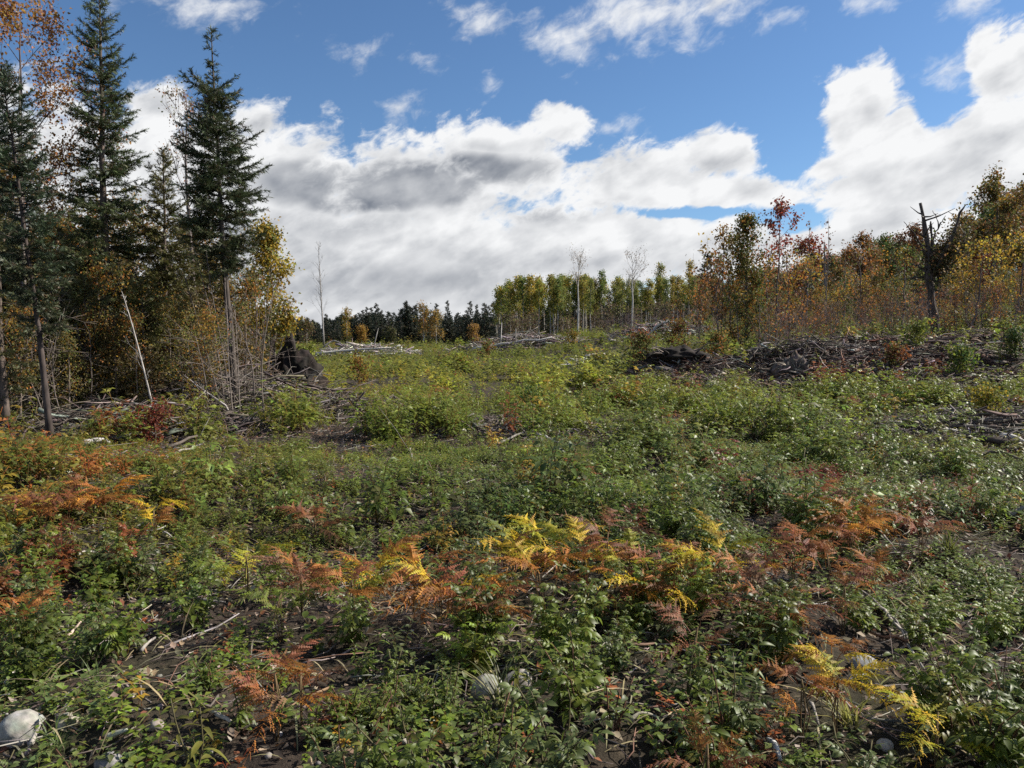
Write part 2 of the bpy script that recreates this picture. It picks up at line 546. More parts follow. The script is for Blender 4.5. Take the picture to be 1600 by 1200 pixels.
def strip(L, w, droop=0.0):
    v = np.array([(-w, 0, 0), (w, 0, 0), (w * .7, L, -droop), (-w * .7, L, -droop)])
    return v, np.array([(0, 1, 2), (0, 2, 3)]), np.full((4, 3), 0.9)

def compound(seed, n=5, seg=4):
    """a raspberry leaf: stalk, a pair or two of leaflets and a larger one at the end; total length about 1"""
    r = np.random.default_rng(seed)
    it = [strip(0.55, 0.012, 0.05)]
    lf = lambda: leaf(0.5, 0.23, seg, r.uniform(.1, .35), r.uniform(.15, .5))
    it.append(moved(lf(), r.normal(0, .1), r.normal(-.1, .12), (0, 0.52, -0.04), 1.15, r.normal(0, .2)))
    for k in range((n - 1) // 2):
        y = 0.48 - 0.22 * k
        for sgn in (-1, 1):
            it.append(moved(lf(), sgn * r.uniform(-1.35, -.95), r.normal(-.1, .15), (0, y, -0.03), r.uniform(.75, .95), sgn * r.uniform(-.1, .4)))
    return merge(it)

COMP = [compound(i, 5 if i % 3 else 7) for i in range(6)]
COMP_LOW = [compound(20 + i, 3, 2) for i in range(4)]
LANCE = leaf(1, 0.24, 5, 0.3, 0.45, 0.40)
LANCE_LOW = leaf(1, 0.27, 2, 0.3, 0.45, 0.45)
OVAL = leaf(1, 0.62, 4, 0.2, 0.25, 0.45)
OVAL_LOW = leaf(1, 0.7, 2, 0.25, 0.2, 0.5)

def spray_tmpl(n=9, seed=0, ln=0.55, w=0.045):
    """a piece of needled twig along y, about 1 long"""
    r = np.random.default_rng(seed)
    V, F = [], []
    for i in range(n):
        y = i / n * 0.9
        a = r.uniform(0, 2 * np.pi)
        d = np.array([math.cos(a) * .75, 0.75, math.sin(a) * .55]); d /= np.linalg.norm(d)
        sd = np.cross(d, (0.3, 0.2, 1)); sd /= np.linalg.norm(sd)
        p = np.array([0, y, 0])
        l = ln * r.uniform(.7, 1.2)
        V += [p - sd * w, p + sd * w, p + d * l]
        F.append((3 * i, 3 * i + 1, 3 * i + 2))
    V = np.array(V)
    return V, np.array(F), np.ones((len(V), 3)) * np.repeat(r.uniform(.8, 1.2, n), 3)[:, None]
SPRAY = [spray_tmpl(10, i, .6, .055) for i in range(3)]
SPRAY_COARSE = [spray_tmpl(7, 10 + i, 0.6, 0.09) for i in range(3)]

def jitter(col, n, amt=0.25, r=None):
    r = r or rng
    col = np.asarray(col, float)
    if col.ndim == 1:
        col = np.broadcast_to(col, (n, 3))
    return col * np.exp(r.normal(0, amt, (n, 1))) * np.exp(r.normal(0, amt * .3, (n, 3)))

def palette(cols, weights, n, r=None, amt=0.2):
    r = r or rng
    w = np.array(weights, float); w /= w.sum()
    return jitter(np.array(cols)[r.choice(len(cols), n, p=w)], n, amt, r)

# ------------------------------------------------------------------ trees
GREEN = (0.045, 0.085, 0.020); OLIVE = (0.11, 0.12, 0.025); YELLOW = (0.42, 0.29, 0.028); ORANGE = (0.33, 0.12, 0.022)
RUST = (0.19, 0.058, 0.018); RED = (0.22, 0.035, 0.022); BROWN = (0.12, 0.065, 0.03); GOLD = (0.28, 0.16, 0.02)

def spruce_parts(h, w, seed, clear=0.1, spray=0.10, dens=1.0, lean=(0, 0), needle=(0.030, 0.052, 0.026), bark=(0.11, 0.085, 0.07), coarse=False, top_bare=0.06, trunk=.0125,
                 dead=0.0, pale=None, profile=0.9):
    r = np.random.default_rng(seed)
    tr, br, cr = MB(), MB(), MB()
    n = 14
    t = np.linspace(0, 1, n)
    axis = np.stack([lean[0] * t + np.cumsum(r.normal(0, .012, n)) * h * .12, lean[1] * t + np.cumsum(r.normal(0, .012, n)) * h * .12, t * h], 1)
    axis[0] = (0, 0, -0.1)
    rr = trunk * h * (1 - t) ** 0.85 + 0.006
    rr[0] *= 1.35
    tube(tr, axis, rr, 7, bark)
    if pale is not None:
        pass
    ax = lambda tt: np.stack([np.interp(tt, t, axis[:, i]) for i in range(3)], -1)
    nb = int(h * 17 * dens)
    P0, RA, RT, NP, ND, NU, NC, NS = [], [], [], [], [], [], [], []
    for i in range(nb):
        u = clear + (1 - clear) * (i + r.random()) / nb
        L = w * ((1 - (u - clear) / (1 - clear)) ** profile) * r.uniform(0.42, 1.15) * min(1, .45 + (u - clear) * 3.0) + 0.05
        if u > 1 - top_bare:
            L = r.uniform(.05, .14)
            if r.random() < .6 and top_bare > .08:
                continue
        az = r.uniform(0, 2 * np.pi)
        k = 6
        s = np.linspace(0, 1, k)
        el0 = np.interp(u, [0, .5, .85, 1], [-.45, -.2, .35, .9]) + r.normal(0, .12)
        out = L * s
        zz = np.tan(np.clip(el0, -1, 1)) * out * .75 + 0.28 * L * s ** 2.2
        base = ax(np.array([u]))[0]
        pts = base + np.stack([np.cos(az) * out, np.sin(az) * out, zz], 1)
        pts[1:, :2] += np.cumsum(r.normal(0, .02 * L, (k - 1, 2)), 0)
        P0.append(pts); RA.append(np.linspace(0.008 + .006 * L, 0.002, k))
        isdead = r.random() < dead * (1 - u) * 1.8
        if isdead:
            continue
        # side twigs
        nt = max(3, int(L / (0.06 if not coarse else 0.2) * 2))
        tt = np.sort(r.uniform(0.12, 1.0, nt))
        tp = np.stack([np.interp(tt, s, pts[:, q]) for q in range(3)], -1)
        bd = unit(pts[-1] - pts[0])
        sd = unit(np.cross(bd, (0, 0, 1)))
        sg = np.where(np.arange(nt) % 2, 1, -1)[:, None]
        td = unit(bd * r.uniform(.5, .9, (nt, 1)) + sd * sg * r.uniform(.4, .9, (nt, 1)) + np.array([0, 0, 1]) * r.normal(-.15, .30, (nt, 1)))
        tl = np.clip(L * .42 * (1.05 - tt) + .05, .05, .42) * r.uniform(.6, 1.2, nt)
        for a in range(nt):
            m_ = max(1, int(round(tl[a] / (spray * .8))))
            q = (np.arange(m_) / m_)[:, None] * tl[a]
            NP.append(tp[a] + td[a] * q + np.array([0, 0, -.25]) * q ** 2); ND.append(np.repeat(td[a][None], m_, 0))
        m_ = max(1, int(round(L / (spray * .8))))
        q = np.linspace(.15, 1, m_)
        NP.append(np.stack([np.interp(q, s, pts[:, j]) for j in range(3)], -1)); ND.append(np.repeat(bd[None], m_, 0))
    tubes(br, np.array(P0), np.array(RA), 3, np.array(bark) * .9)
    # leader
    NP.append(ax(np.linspace(1 - top_bare * .8, .995, 6))); ND.append(np.repeat([[0, 0, 1.0]], 6, 0))
    NP = np.concatenate(NP); ND = np.concatenate(ND)
    ND = unit(ND + r.normal(0, .15, ND.shape))
    kk = r.integers(0, 3, len(NP))
    radial = np.hypot(NP[:, 0] - np.interp(NP[:, 2] / h, t, axis[:, 0]), NP[:, 1] - np.interp(NP[:, 2] / h, t, axis[:, 1]))
    for q in range(3):
        sel = kk == q
        c = jitter(needle, sel.sum(), .22, r)
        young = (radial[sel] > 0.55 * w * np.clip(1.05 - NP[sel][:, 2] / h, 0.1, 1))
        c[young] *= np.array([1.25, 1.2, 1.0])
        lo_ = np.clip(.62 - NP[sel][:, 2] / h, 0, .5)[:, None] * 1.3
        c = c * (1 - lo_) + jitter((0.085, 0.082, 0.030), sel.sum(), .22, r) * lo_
        old = r.random(sel.sum()) < 0.10
        c[old] = jitter((0.085, 0.060, 0.028), old.sum(), .25, r)
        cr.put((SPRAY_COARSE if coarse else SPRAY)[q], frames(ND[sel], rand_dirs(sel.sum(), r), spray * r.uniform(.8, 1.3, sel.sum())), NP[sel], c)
    return tr, br, cr

def make_conifer(name, loc, label, cat='tree', group=None, sc=1.0, rz=0.0, **kw):
    tr, br, cr = spruce_parts(**kw)
    root = empty(name, loc, label, cat, group, rz, sc)
    tr.build('trunk', M_BARK, root, True)
    tag(br.build('branches', M_TWIG, root, True), kind='stuff')
    cr.build('crown', M_NEEDLE, root)
    return root

def branching(r, h, trunk_r, clear, spread, upright=0.55, n_limb=14, order=3, lean=(0, 0), top=1.0, wander=.05, sides=6, limb_len=0.45, fork=None):
    """trunk, limbs and twigs of a leafy tree: returns wood MB pieces and twig points for leaves"""
    wood = []
    tips = []
    k = 12
    t = np.linspace(0, 1, k)
    ax = np.stack([lean[0] * t, lean[1] * t, t * h], 1) + np.cumsum(r.normal(0, wander * h / k, (k, 3)) * [1, 1, 0], 0)
    ax[0] = (0, 0, -.1)
    wood.append((ax, trunk_r * (1 - t) ** .75 + .004, sides))
    def grow(p, d, L, rr, o):
        kk = 5
        s = np.linspace(0, 1, kk)[:, None]
        c = np.cumsum(r.normal(0, .10 * L, (kk, 3)), 0) * s
        pts = p + d * L * s + np.array([0, 0, 1.0]) * L * .18 * s ** 2 + c * .6
        wood.append((pts, np.linspace(rr, max(.0025, rr * .25), kk), 4 if o > 1 else 3))
        if o <= 1:
            tips.append(pts[1:])
            return
        nchild = r.integers(3, 6)
        for q in range(nchild):
            f = r.uniform(.3, 1.0)
            pp = np.array([np.interp(f, s[:, 0], pts[:, j]) for j in range(3)])
            dd = unit(d + rand_dirs(1, r)[0] * .75 + np.array([0, 0, upright * .5]))
            grow(pp, dd, L * r.uniform(.35, .62), rr * .5, o - 1)
        tips.append(pts[-2:])
    for i in range(n_limb):
        u = clear + (1 - clear) * (i + r.random()) / n_limb
        p = np.array([np.interp(u, t, ax[:, j]) for j in range(3)])
        az = r.uniform(0, 2 * np.pi)
        e = upright + r.normal(0, .15)
        d = unit(np.array([math.cos(az), math.sin(az), math.tan(min(e, 1.3))]))
        uu = (u - clear) / (1 - clear)
        L = spread * limb_len * 2 * (math.sin(min(1, uu * .85 + .18) * np.pi) ** .6 + .12) * r.uniform(.7, 1.15)
        grow(p, d, L, trunk_r * .38 * (1 - u * .6), order - 1)
    tips.append(ax[-3:])
    return wood, np.concatenate(tips)

def broadleaf_parts(seed, h, trunk_r, clear, spread, n_leaf, leaf_size, cols, wts, bark=(0.2, 0.18, 0.15), sigma=.12, tmpl=None, keep=1.0, tree_mat=None, fineness=0, **kw):
    r = np.random.default_rng(seed)
    wood, tips = branching(r, h, trunk_r, clear, spread, **kw)
    tr = MB(); cr = MB(); lb = MB()
    for i, (p, q, s) in enumerate(wood):
        tube(tr if i == 0 else lb, p, q, s, np.array(bark) * (1.0 if q[0] > trunk_r * .3 else 0.75))
    if keep < 1:
        tips = tips[r.random(len(tips)) < keep]
    # leaves sit in clumps round a share of the twig points
    if n_leaf:
        centres = tips[r.integers(0, len(tips), n_leaf)]
        pos = centres + r.normal(0, sigma, (n_leaf, 3))
        ccol = palette(cols, wts, len(tips), r, .22)
        idx = r.integers(0, len(tips), n_leaf)
        pos = tips[idx] + r.normal(0, sigma, (n_leaf, 3))
        c = jitter(ccol[idx], n_leaf, .11, r)
        d = unit(rand_dirs(n_leaf, r) + np.array([0, 0, -.35]))
        cr.put(tmpl or OVAL_LOW, frames(d, rand_dirs(n_leaf, r) + np.array([0, 0, .9]), leaf_size * r.uniform(.6, 1.3, n_leaf)), pos, c)
    return tr, lb, cr

def make_broadleaf(name, loc, label, cat='tree', group=None, sc=1.0, rz=0.0, **kw):
    tr, lb, cr = broadleaf_parts(**kw)
    root = empty(name, loc, label, cat, group, rz, sc)
    tr.build('trunk', M_BARK, root, True)
    tag(lb.build('branches', M_TWIG, root, True), kind='stuff')
    if cr.n:
        cr.build('crown', M_TREELEAF, root)
    return root

# ---- the stand of trees beside the clearing (left in the photograph)
def left_stand():
    p = at_depth(172, 17.0)
    make_conifer('spruce_tree', p, 'tallest dark spruce, its pointed tip reaching above all other trees', h=9.15 - p[2], w=1.36, seed=3, clear=0.08, spray=.12, dens=1.75, profile=.66,
                 needle=(0.054, 0.076, 0.034), top_bare=.05)
    p = at_depth(372, 16.0)
    make_conifer('spruce_tree', p, 'dark spruce with thin bare leader and bare lower trunk, beside the yellow birch', h=7.85 - p[2], w=1.16, seed=8, clear=0.38, spray=.12, dens=1.9, trunk=.0095, bark=(.075, .06, .05),
                 lean=(-.38, 0), needle=(0.050, 0.070, 0.034), top_bare=.15, profile=.70)
    p = at_depth(75, 12.2)
    make_conifer('spruce_tree', p, 'slender leaning spruce with long dark trunk at the edge of the stand', h=5.75, w=0.62, seed=12, clear=0.30, spray=.10, dens=2.2, lean=(-.62, .1),
                 needle=(0.030, 0.050, 0.028), bark=(0.06, 0.046, 0.04), trunk=.0085, top_bare=.0, dead=.3, profile=.35)
    p = at_depth(5, 13.0)
    make_conifer('spruce_tree', p, 'thin green spruce behind the slender leaning trunk', h=5.6, w=.75, seed=14, clear=0.05, spray=.11, dens=.6, needle=(0.075, 0.088, 0.03), profile=.5)
    p = at_depth(262, 17.5)
    make_conifer('spruce_tree', p, 'shorter yellowish green spruce standing between the two tall dark spruces', h=5.9, w=1.15, seed=15, clear=0.05, spray=.12, dens=2.0, profile=.7, needle=(0.08, 0.08, 0.024))
    # leafy trees among them
    p = at_depth(38, 16.0)
    make_broadleaf('birch_tree', p, 'tall birch with sparse orange and pinkish autumn leaves above the stand', seed=21, h=8.3, trunk_r=.06, clear=.42, spread=1.9, n_leaf=6500, leaf_size=.07,
                   cols=[(0.40, .18, .05), (0.36, .19, .12), ORANGE, GOLD], wts=[5, 4, 2, 2.5], bark=(0.10, .075, .07), upright=.75, n_limb=17, order=4, sigma=.11, wander=.06)
    p = at_depth(303, 20.5)
    make_broadleaf('birch_tree', p, 'greyish nearly leafless birch standing behind the two dark spruces', seed=22, h=8.0, trunk_r=.07, clear=.55, spread=1.0, n_leaf=900, leaf_size=.06,
                   cols=[(0.22, .15, .10), OLIVE, ORANGE], wts=[3, 2, 1], bark=(0.22, .18, .17), upright=1.0, n_limb=13, order=4, sigma=.1)
    p = at_depth(428, 23.0)
    make_broadleaf('birch_tree', p, 'young birch full of bright yellow leaves at the end of the stand', seed=23, h=4.75, trunk_r=.05, clear=.16, spread=1.0, n_leaf=6500, leaf_size=.09,
                   cols=[YELLOW, GOLD, OLIVE, (0.2, .2, .04)], wts=[5, 4, 3, 2], bark=(0.20, .17, .14), upright=1.0, n_limb=18, order=3, sigma=.14)
    p = at_depth(402, 20.0)
    make_broadleaf('birch_sapling', p, 'olive and yellow sapling under the bare-trunked spruce', 'sapling', seed=24, h=3.4, trunk_r=.03, clear=.1, spread=.8, n_leaf=1500, leaf_size=.075,
                   cols=[OLIVE, GOLD, (0.16, .13, .05)], wts=[4, 2, 3], bark=(0.2, .16, .13), upright=1.0, n_limb=14, order=3, sigma=.14)
    p = at_depth(92, 18.0)
    make_broadleaf('birch_sapling', p, 'bushy sapling with yellow orange leaves behind the leaning spruce trunk', 'sapling', seed=25, h=4.2, trunk_r=.04, clear=.1, spread=1.2, n_leaf=2600, leaf_size=.08,
                   cols=[GOLD, OLIVE, ORANGE, (0.2, .15, .06)], wts=[4, 3, 2, 3], bark=(0.2, .16, .13), upright=.9, n_limb=16, order=3, sigma=.16)
    # ragged understorey conifers, olive and brown, so that no sky shows between the trunks
    proto = [make_conifer('young_conifer', at_depth(135, 15.5), 'ragged olive young conifer with drooping branches below the tallest spruce', 'tree', None, h=2.9, w=1.0, seed=31, clear=.02, spray=.13, profile=.6,
                          dens=2.0, needle=(0.085, 0.085, 0.028), dead=.2),
             make_conifer('young_conifer', at_depth(300, 17.0), 'brownish young conifer in front of the gap between the tall spruces', 'tree', None, h=2.7, w=.95, seed=32, clear=.02, spray=.12,
                          dens=1.8, needle=(0.105, 0.082, 0.032), dead=.35)]
    spots = [(-60, 14.5, 1.15), (30, 15.5, 1.0), (70, 19, 1.4), (185, 19.5, 1.5), (225, 16.2, .95), (250, 20, 1.6), (330, 19, 1.35), (352, 20, 1.15), (120, 21, 1.7), (20, 20, 1.9), (-40, 18, 1.8), (290, 22, 1.8),
             (390, 24, 1.2), (180, 15, .7), (-110, 15, 1.5), (-160, 19, 2.2), (100, 17, 1.2), (155, 18, 1.3), (210, 18, 1.3), (50, 14.2, .8), (275, 18.5, 1.2), (310, 18, 1.0), (-20, 16, 1.4), (235, 15.2, .6), (90, 14.6, .6)]
    for i, (px, Y, s) in enumerate(spots):
        copy_tree(proto[i % 2], at_depth(px, Y), rng.uniform(0, 6.28), (s, s, s * rng.uniform(.9, 1.15)), 'olive brown young conifer in the thicket', 'young conifers under the spruces')
    thick = [c for c in COL.objects if c.get('category') == 'sapling' and c.children][:2]
    for i, (px, Y, s) in enumerate([(130, 22, 1.3), (220, 23, 1.2), (270, 21, 1.0), (320, 22, 1.0), (350, 23, .95), (30, 22, 1.5), (375, 22, .8), (170, 24, 1.35), (75, 24, 1.4), (295, 25, 1.2), (335, 18.5, .7), (385, 19, .7), (-60, 21, 1.5), (250, 17, .6), (110, 16.5, .6), (140, 14.8, .5), (180, 15.6, .6), (215, 15.0, .5), (285, 15.8, .65), (318, 15.2, .5), (340, 16.8, .6), (155, 16.2, .75), (265, 16.2, .7), (30, 13.4, .5), (105, 14.2, .5)]):
        copy_tree(thick[i % 2], at_depth(px, Y), rng.uniform(0, 6.28), s, 'olive brown leaved sapling in the thicket', 'leafy saplings in the thicket')
    # darker forest closing the view behind the stand
    bproto = make_conifer('forest_spruce', at_depth(150, 30), 'dark spruce deep behind the stand', 'tree', 'spruces behind the stand', h=6.0, w=1.5, seed=33, clear=.03, spray=.24, dens=1.3, profile=.7,
                          needle=(0.030, .045, .024), coarse=True)
    for px, Y, s in [(-250, 24, 1.1), (-120, 27, 1.0), (-40, 30, .9), (40, 28, .7), (110, 33, .75), (200, 31, .8), (255, 29, .7), (310, 33, .75), (355, 30, .6), (395, 36, .6), (240, 36, .8), (60, 36, .9), (-190, 32, 1.2), (420, 42, .55)]:
        copy_tree(bproto, at_depth(px, Y), rng.uniform(0, 6.28), s)

def bare_stems(name, label, cat, Y, polys, col, r0=.02, twigs=10, group=None, seed=1, twl=.5):
    """thin leafless stems given as rows of picture points at one depth"""
    r = np.random.default_rng(seed)
    base = point(polys[0][0][0], polys[0][0][1], Y)
    base[2] = float(H(base[0], base[1]))
    root = empty(name, base, label, cat, group)
    for pl in polys:
        pts = np.array([point(a, b, Y + (0.25 * r.normal() if i else 0)) for i, (a, b) in enumerate(pl)]) - base
        pts = smooth_path(pts, 9)
        pts[0, 2] -= .15
        mb = MB()
        tube(mb, pts, np.linspace(r0, r0 * .25, 9), 5, col)
        for _ in range(twigs):
            u = r.uniform(.3, .98)
            p = np.array([np.interp(u, np.linspace(0, 1, 9), pts[:, j]) for j in range(3)])
            d = unit(unit(pts[-1] - pts[0]) + rand_dirs(1, r)[0] * .55)
            L = twl * r.uniform(.4, 1.1) * (1.2 - u)
            q = np.linspace(0, 1, 4)[:, None]
            tp = p + d * L * q + r.normal(0, .03, (4, 3)) * q
            tube(mb, tp, np.linspace(.007, .0025, 4), 3, np.array(col) * .85)
            for _k in range(2):
                d2 = unit(d + rand_dirs(1, r)[0] * .6)
                tube(mb, np.stack([tp[2], tp[2] + d2 * L * .45]), [.004, .002], 3, np.array(col) * .8)
        mb.build('stem', M_TWIG, root, True)
    return root

def left_stems():
    bare_stems('birch_sapling', 'leaning pale grey bare birch stem above the dark red bush', 'sapling', 14.2, [[(246, 668), (228, 590), (205, 500), (190, 455)]], (0.34, .31, .28), .022, 14, seed=41)
    bare_stems('broken_snag', 'dead pale broken trunk standing at the edge above the slender spruce', 'snag', 14.2, [[(44, 640), (38, 450), (31, 240), (30, 108)]], (0.16, .135, .12), .045, 4, seed=42)
    bare_stems('bare_shrub', 'tall leafless grey shrub with many upright stems by the bare spruce trunk', 'shrub', 15.6,
               [[(352, 640), (340, 540), (318, 440), (300, 380)], [(360, 645), (352, 560), (330, 460), (322, 390)], [(348, 640), (325, 560), (300, 470), (285, 420)], [(368, 650), (358, 530), (350, 440), (352, 380)],
                [(398, 628), (395, 560), (372, 505), (350, 470)], [(352, 640), (318, 600), (285, 560), (262, 545)]], (0.13, .105, .09), .017, 10, seed=43)
    bare_stems('bare_shrub', 'purplish leafless bush in front of the yellow birch', 'shrub', 19.0,
               [[(395, 612), (392, 540), (388, 470)], [(405, 612), (408, 545), (415, 490)], [(412, 612), (420, 560), (432, 520)], [(388, 612), (376, 545), (368, 490)], [(400, 612), (400, 550), (402, 480)]],
               (0.16, .115, .11), .013, 14, seed=44)
    bare_stems('birch_tree', 'lone thin bare birch against the grey cloud', 'tree', 42.0, [[(506, 535), (502, 470), (497, 378)]], (0.30, .28, .26), .05, 46, seed=45, twl=1.5)
    bare_stems('leaning_pole', 'thin dead trunk slanting down from the stand onto the ground', 'dead tree', 14.6, [[(262, 668), (290, 640), (322, 610)]], (0.30, .27, .24), .03, 5, seed=46)
    bare_stems('leaning_pole', 'thin pale dead trunk propped across others in the thicket', 'dead tree', 15.0, [[(362, 640), (335, 622), (305, 600), (290, 588)]], (0.32, .29, .27), .025, 5, seed=47)
    # grey leafless saplings filling the thicket
    r = np.random.default_rng(48)
    proto = []
    for k in range(4):
        mb = MB()
        h = 2.2
        pts = smooth_path(np.array([(0, 0, -.1), (r.normal(0, .06), r.normal(0, .06), h * .5), (r.normal(0, .25), r.normal(0, .25), h)]), 7)
        tube(mb, pts, np.linspace(.016, .004, 7), 4, (0.17, .14, .12))
        for _ in range(22):
            u = r.uniform(.15, 1)
            p = np.array([np.interp(u, np.linspace(0, 1, 7), pts[:, j]) for j in range(3)])
            d = unit(rand_dirs(1, r)[0] * [1, 1, .5] + [0, 0, .45])
            L = r.uniform(.2, .75)
            m2 = p + d * L * .5 + r.normal(0, .04, 3)
            e = p + d * L + r.normal(0, .06, 3)
            tube(mb, np.stack([p, m2, e]), [.006, .004, .0025], 3, (0.19, .155, .13))
            for _k in range(2):
                tube(mb, np.stack([m2, m2 + unit(d + rand_dirs(1, r)[0] * .8) * L * .45]), [.0035, .0022], 3, (0.19, .155, .13))
        proto.append(mb.mesh('bare_sapling', M_TWIG, True))
    for i in range(44):
        px, Y = r.uniform(-60, 425), r.uniform(13.6, 19)
        if px < 60: Y = r.uniform(12.6, 18)
        o = link('bare_sapling', proto[i % 4])
        o.location = at_depth(px, Y)
        o.rotation_euler = (r.normal(0, .18), r.normal(0, .18), r.uniform(0, 6.28))
        o.scale = (1, 1, r.uniform(.6, 1.15))
        tag(o, 'thin grey leafless sapling in the thicket', 'sapling', 'bare saplings in the thicket')

left_stand()
left_stems()

# ---- far tree line, aspens and the wooded slope
def far_forest():
    r = np.random.default_rng(60)
    con = []
    for k in range(3):
        con.append(make_conifer('conifer', at_depth([640, 700, 745][k], 205), 'dark conifer in the far tree line', 'tree', 'conifers of the far tree line', h=[9.5, 11, 8.5][k], w=[1.7, 1.5, 1.9][k], seed=61 + k,
                                clear=.04, spray=.55, dens=.42, needle=(0.022, .034, .022), coarse=True))
    for i in range(190):
        px = r.uniform(440, 800)
        Y = r.uniform(190, 235)
        s = r.uniform(.62, .95) * (0.72 if px < 560 else 1) * (1.12 if r.random() < .12 else 1)
        copy_tree(con[i % 3], at_depth(px, Y), r.uniform(0, 6.28), (s * 1.25, s * 1.25, s))
    for i in range(64):
        s = r.uniform(.38, .68)
        copy_tree(con[i % 3], at_depth(r.uniform(770, 900) if i % 2 else r.uniform(880, 1150), r.uniform(126, 150)), r.uniform(0, 6.28), (s * 1.2, s * 1.2, s), 'dark conifer among the aspen trunks', 'conifers among the aspens')
    # beyond them the forest runs on as one mass
    mass = MB()
    v0, f0, c0 = spruce_parts(8.0, 2.2, 66, .02, .9, .6, needle=(0.024, .034, .022), coarse=True)[2].arrays()
    k = 420
    xx = r.uniform(-150, 120, k); yv = r.uniform(240, 310, k)
    a = r.uniform(0, 6.28, k)
    mass.put((v0, f0, c0), frames(np.stack([np.cos(a), np.sin(a), a * 0], 1), (0, 0, 1), r.uniform(.85, 1.2, k)), np.stack([xx, yv, H(xx, yv) - .3], 1), np.ones((k, 3)))
    tag(mass.build('distant_forest', M_NEEDLE), 'dark forest continuing behind the far tree line', kind='stuff')
    # spires that stand out of the line
    for px, py, Y, lb in [(635, 472, 200, 'thin dark spire standing tallest in the far conifer line'), (745, 478, 200, 'dark spire beside the aspens in the far line'), (597, 486, 205, 'dark spire over the pale slash pile')]:
        p = at_depth(px, Y)
        top = CAM_H + (HORIZON - py) / FPX * Y
        s = (top - p[2]) / 11.0
        copy_tree(con[1], p, r.uniform(0, 6), (s * .8, s * .8, s), lb, 'spires of the far tree line')
    p = at_depth(1103, 105)
    con4 = copy_tree(con[0], p, 0, (1.0, 1.0, (CAM_H + (HORIZON - 402) / FPX * 105 - p[2]) / 9.5), 'pointed dark conifer tip rising over the round aspen crowns')
    con4['group'] = 'lone conifers'
    # golden trees in front of the far line
    for px, py, w, cols, lb in [(543, 483, .9, [GOLD, OLIVE], 'small golden tree with a thin pale trunk in front of the far line'), (662, 478, 2.2, [GOLD, OLIVE, ORANGE], 'broad yellow brown birch in front of the far conifers'),
                                (566, 512, .8, [GOLD, (0.25, .13, .03)], 'small orange tree low in front of the far conifers'), (682, 490, 1.6, [(0.2, .15, .06), GOLD], 'pale brown birch beside the broad yellow one'),
                                (740, 510, .9, [(0.25, .14, .05), GOLD], 'little tan tree by the dark spire'), (612, 515, .8, [(0.12, .11, .05), OLIVE], 'small olive tree at the foot of the far line'),
                                (480, 505, 1.6, [(0.2, .12, .06), OLIVE], 'brownish tree at the far end of the line by the bare birch')]:
        Y = 172
        p = at_depth(px, Y)
        h = CAM_H + (HORIZON - py) / FPX * Y - p[2]
        make_broadleaf('birch_tree', p, lb, seed=int(px), h=h, trunk_r=.10, clear=.15, spread=w, n_leaf=1100, leaf_size=.32, cols=cols, wts=[3, 2, 1][:len(cols)], bark=(0.4, .38, .34), upright=.8, n_limb=10, order=3, sigma=.45, sides=5)
    # aspens: pale trunks, crowns only in the upper half
    asp = []
    pals = [[OLIVE, GREEN, (0.13, .13, .03)], [(0.2, .17, .03), OLIVE, GOLD], [GREEN, (0.06, .10, .025), OLIVE], [(0.10, .13, .02), OLIVE, GOLD], [(0.2, .15, .03), GOLD, OLIVE]]
    for k in range(5):
        asp.append(make_broadleaf('aspen_tree', at_depth([795, 860, 940, 1030, 1075][k], 122), ['olive crowned aspen with pale trunk', 'golden crowned aspen with pale trunk',
                   'green crowned aspen with pale trunk', 'yellow green aspen with pale trunk', 'tan crowned aspen with pale trunk'][k], 'tree', 'aspens beyond the field',
                   seed=70 + k, h=10.0, trunk_r=.12, clear=[.40, .5, .46, .55, .36][k], spread=[.85, 1.0, .7, .9, .8][k], n_leaf=[1100, 1300, 900, 1000, 1200][k], leaf_size=.24, cols=[tuple(1.25 * np.array(q) + [.05, .045, .005]) for q in pals[k]], wts=[4, 3, 1.5], bark=(0.36, .33, .29), upright=.85, n_limb=13, order=3, sigma=.28, sides=5))
    for i in range(125):
        px = r.uniform(772, 1130)
        Y = r.uniform(112, 142)
        p = at_depth(px, Y)
        py = np.interp(px, [770, 800, 850, 900, 940, 1000, 1060, 1150], [455, 432, 430, 430, 428, 436, 430, 432]) + abs(r.normal(0, 7)) + (r.random() < .3) * r.uniform(5, 26)
        h = CAM_H + (HORIZON - py) / FPX * Y - p[2]
        s = h / 10.3
        copy_tree(asp[r.choice(5, p=[.3, .22, .2, .18, .1])], p, r.uniform(0, 6.28), (s * r.uniform(.85, 1.25), s * r.uniform(.85, 1.25), s))
    und = make_broadleaf('sapling', at_depth(950, 104), 'brown half bare sapling under the aspens', 'sapling', 'saplings under the aspens', seed=78, h=4.2, trunk_r=.05, clear=.1, spread=1.7, n_leaf=520, leaf_size=.22, cols=[(0.14, .09, .05), OLIVE, (0.10, .08, .05)], wts=[4, 2, 2],
                         bark=(0.15, .115, .105), upright=.95, n_limb=18, order=3, sigma=.3, sides=5)
    for i in range(30):
        s = r.uniform(.5, .95)
        copy_tree(und, at_depth(r.uniform(785, 1175), r.uniform(98, 128)), r.uniform(0, 6.28), (s * 1.3, s * 1.3, s))
    for px, py, w, lb, sd in [(903, 403, 1.9, 'tall pale bare birch with a rounded crown of twigs above the aspens', 80), (986, 404, 2.4, 'pale bare birch with a wide grey twiggy crown, second above the aspens', 81)]:
        Y = 100
        p = at_depth(px, Y)
        h = CAM_H + (HORIZON - py) / FPX * Y - p[2]
        make_broadleaf('bare_birch', p, lb, seed=sd, h=h, trunk_r=.15, clear=.60 if sd == 80 else .5, spread=w, n_leaf=500, leaf_size=.13, cols=[(0.25, .2, .16)], wts=[1], bark=(0.52, .48, .43), upright=.95, n_limb=12, order=4, sigma=.3, sides=6)

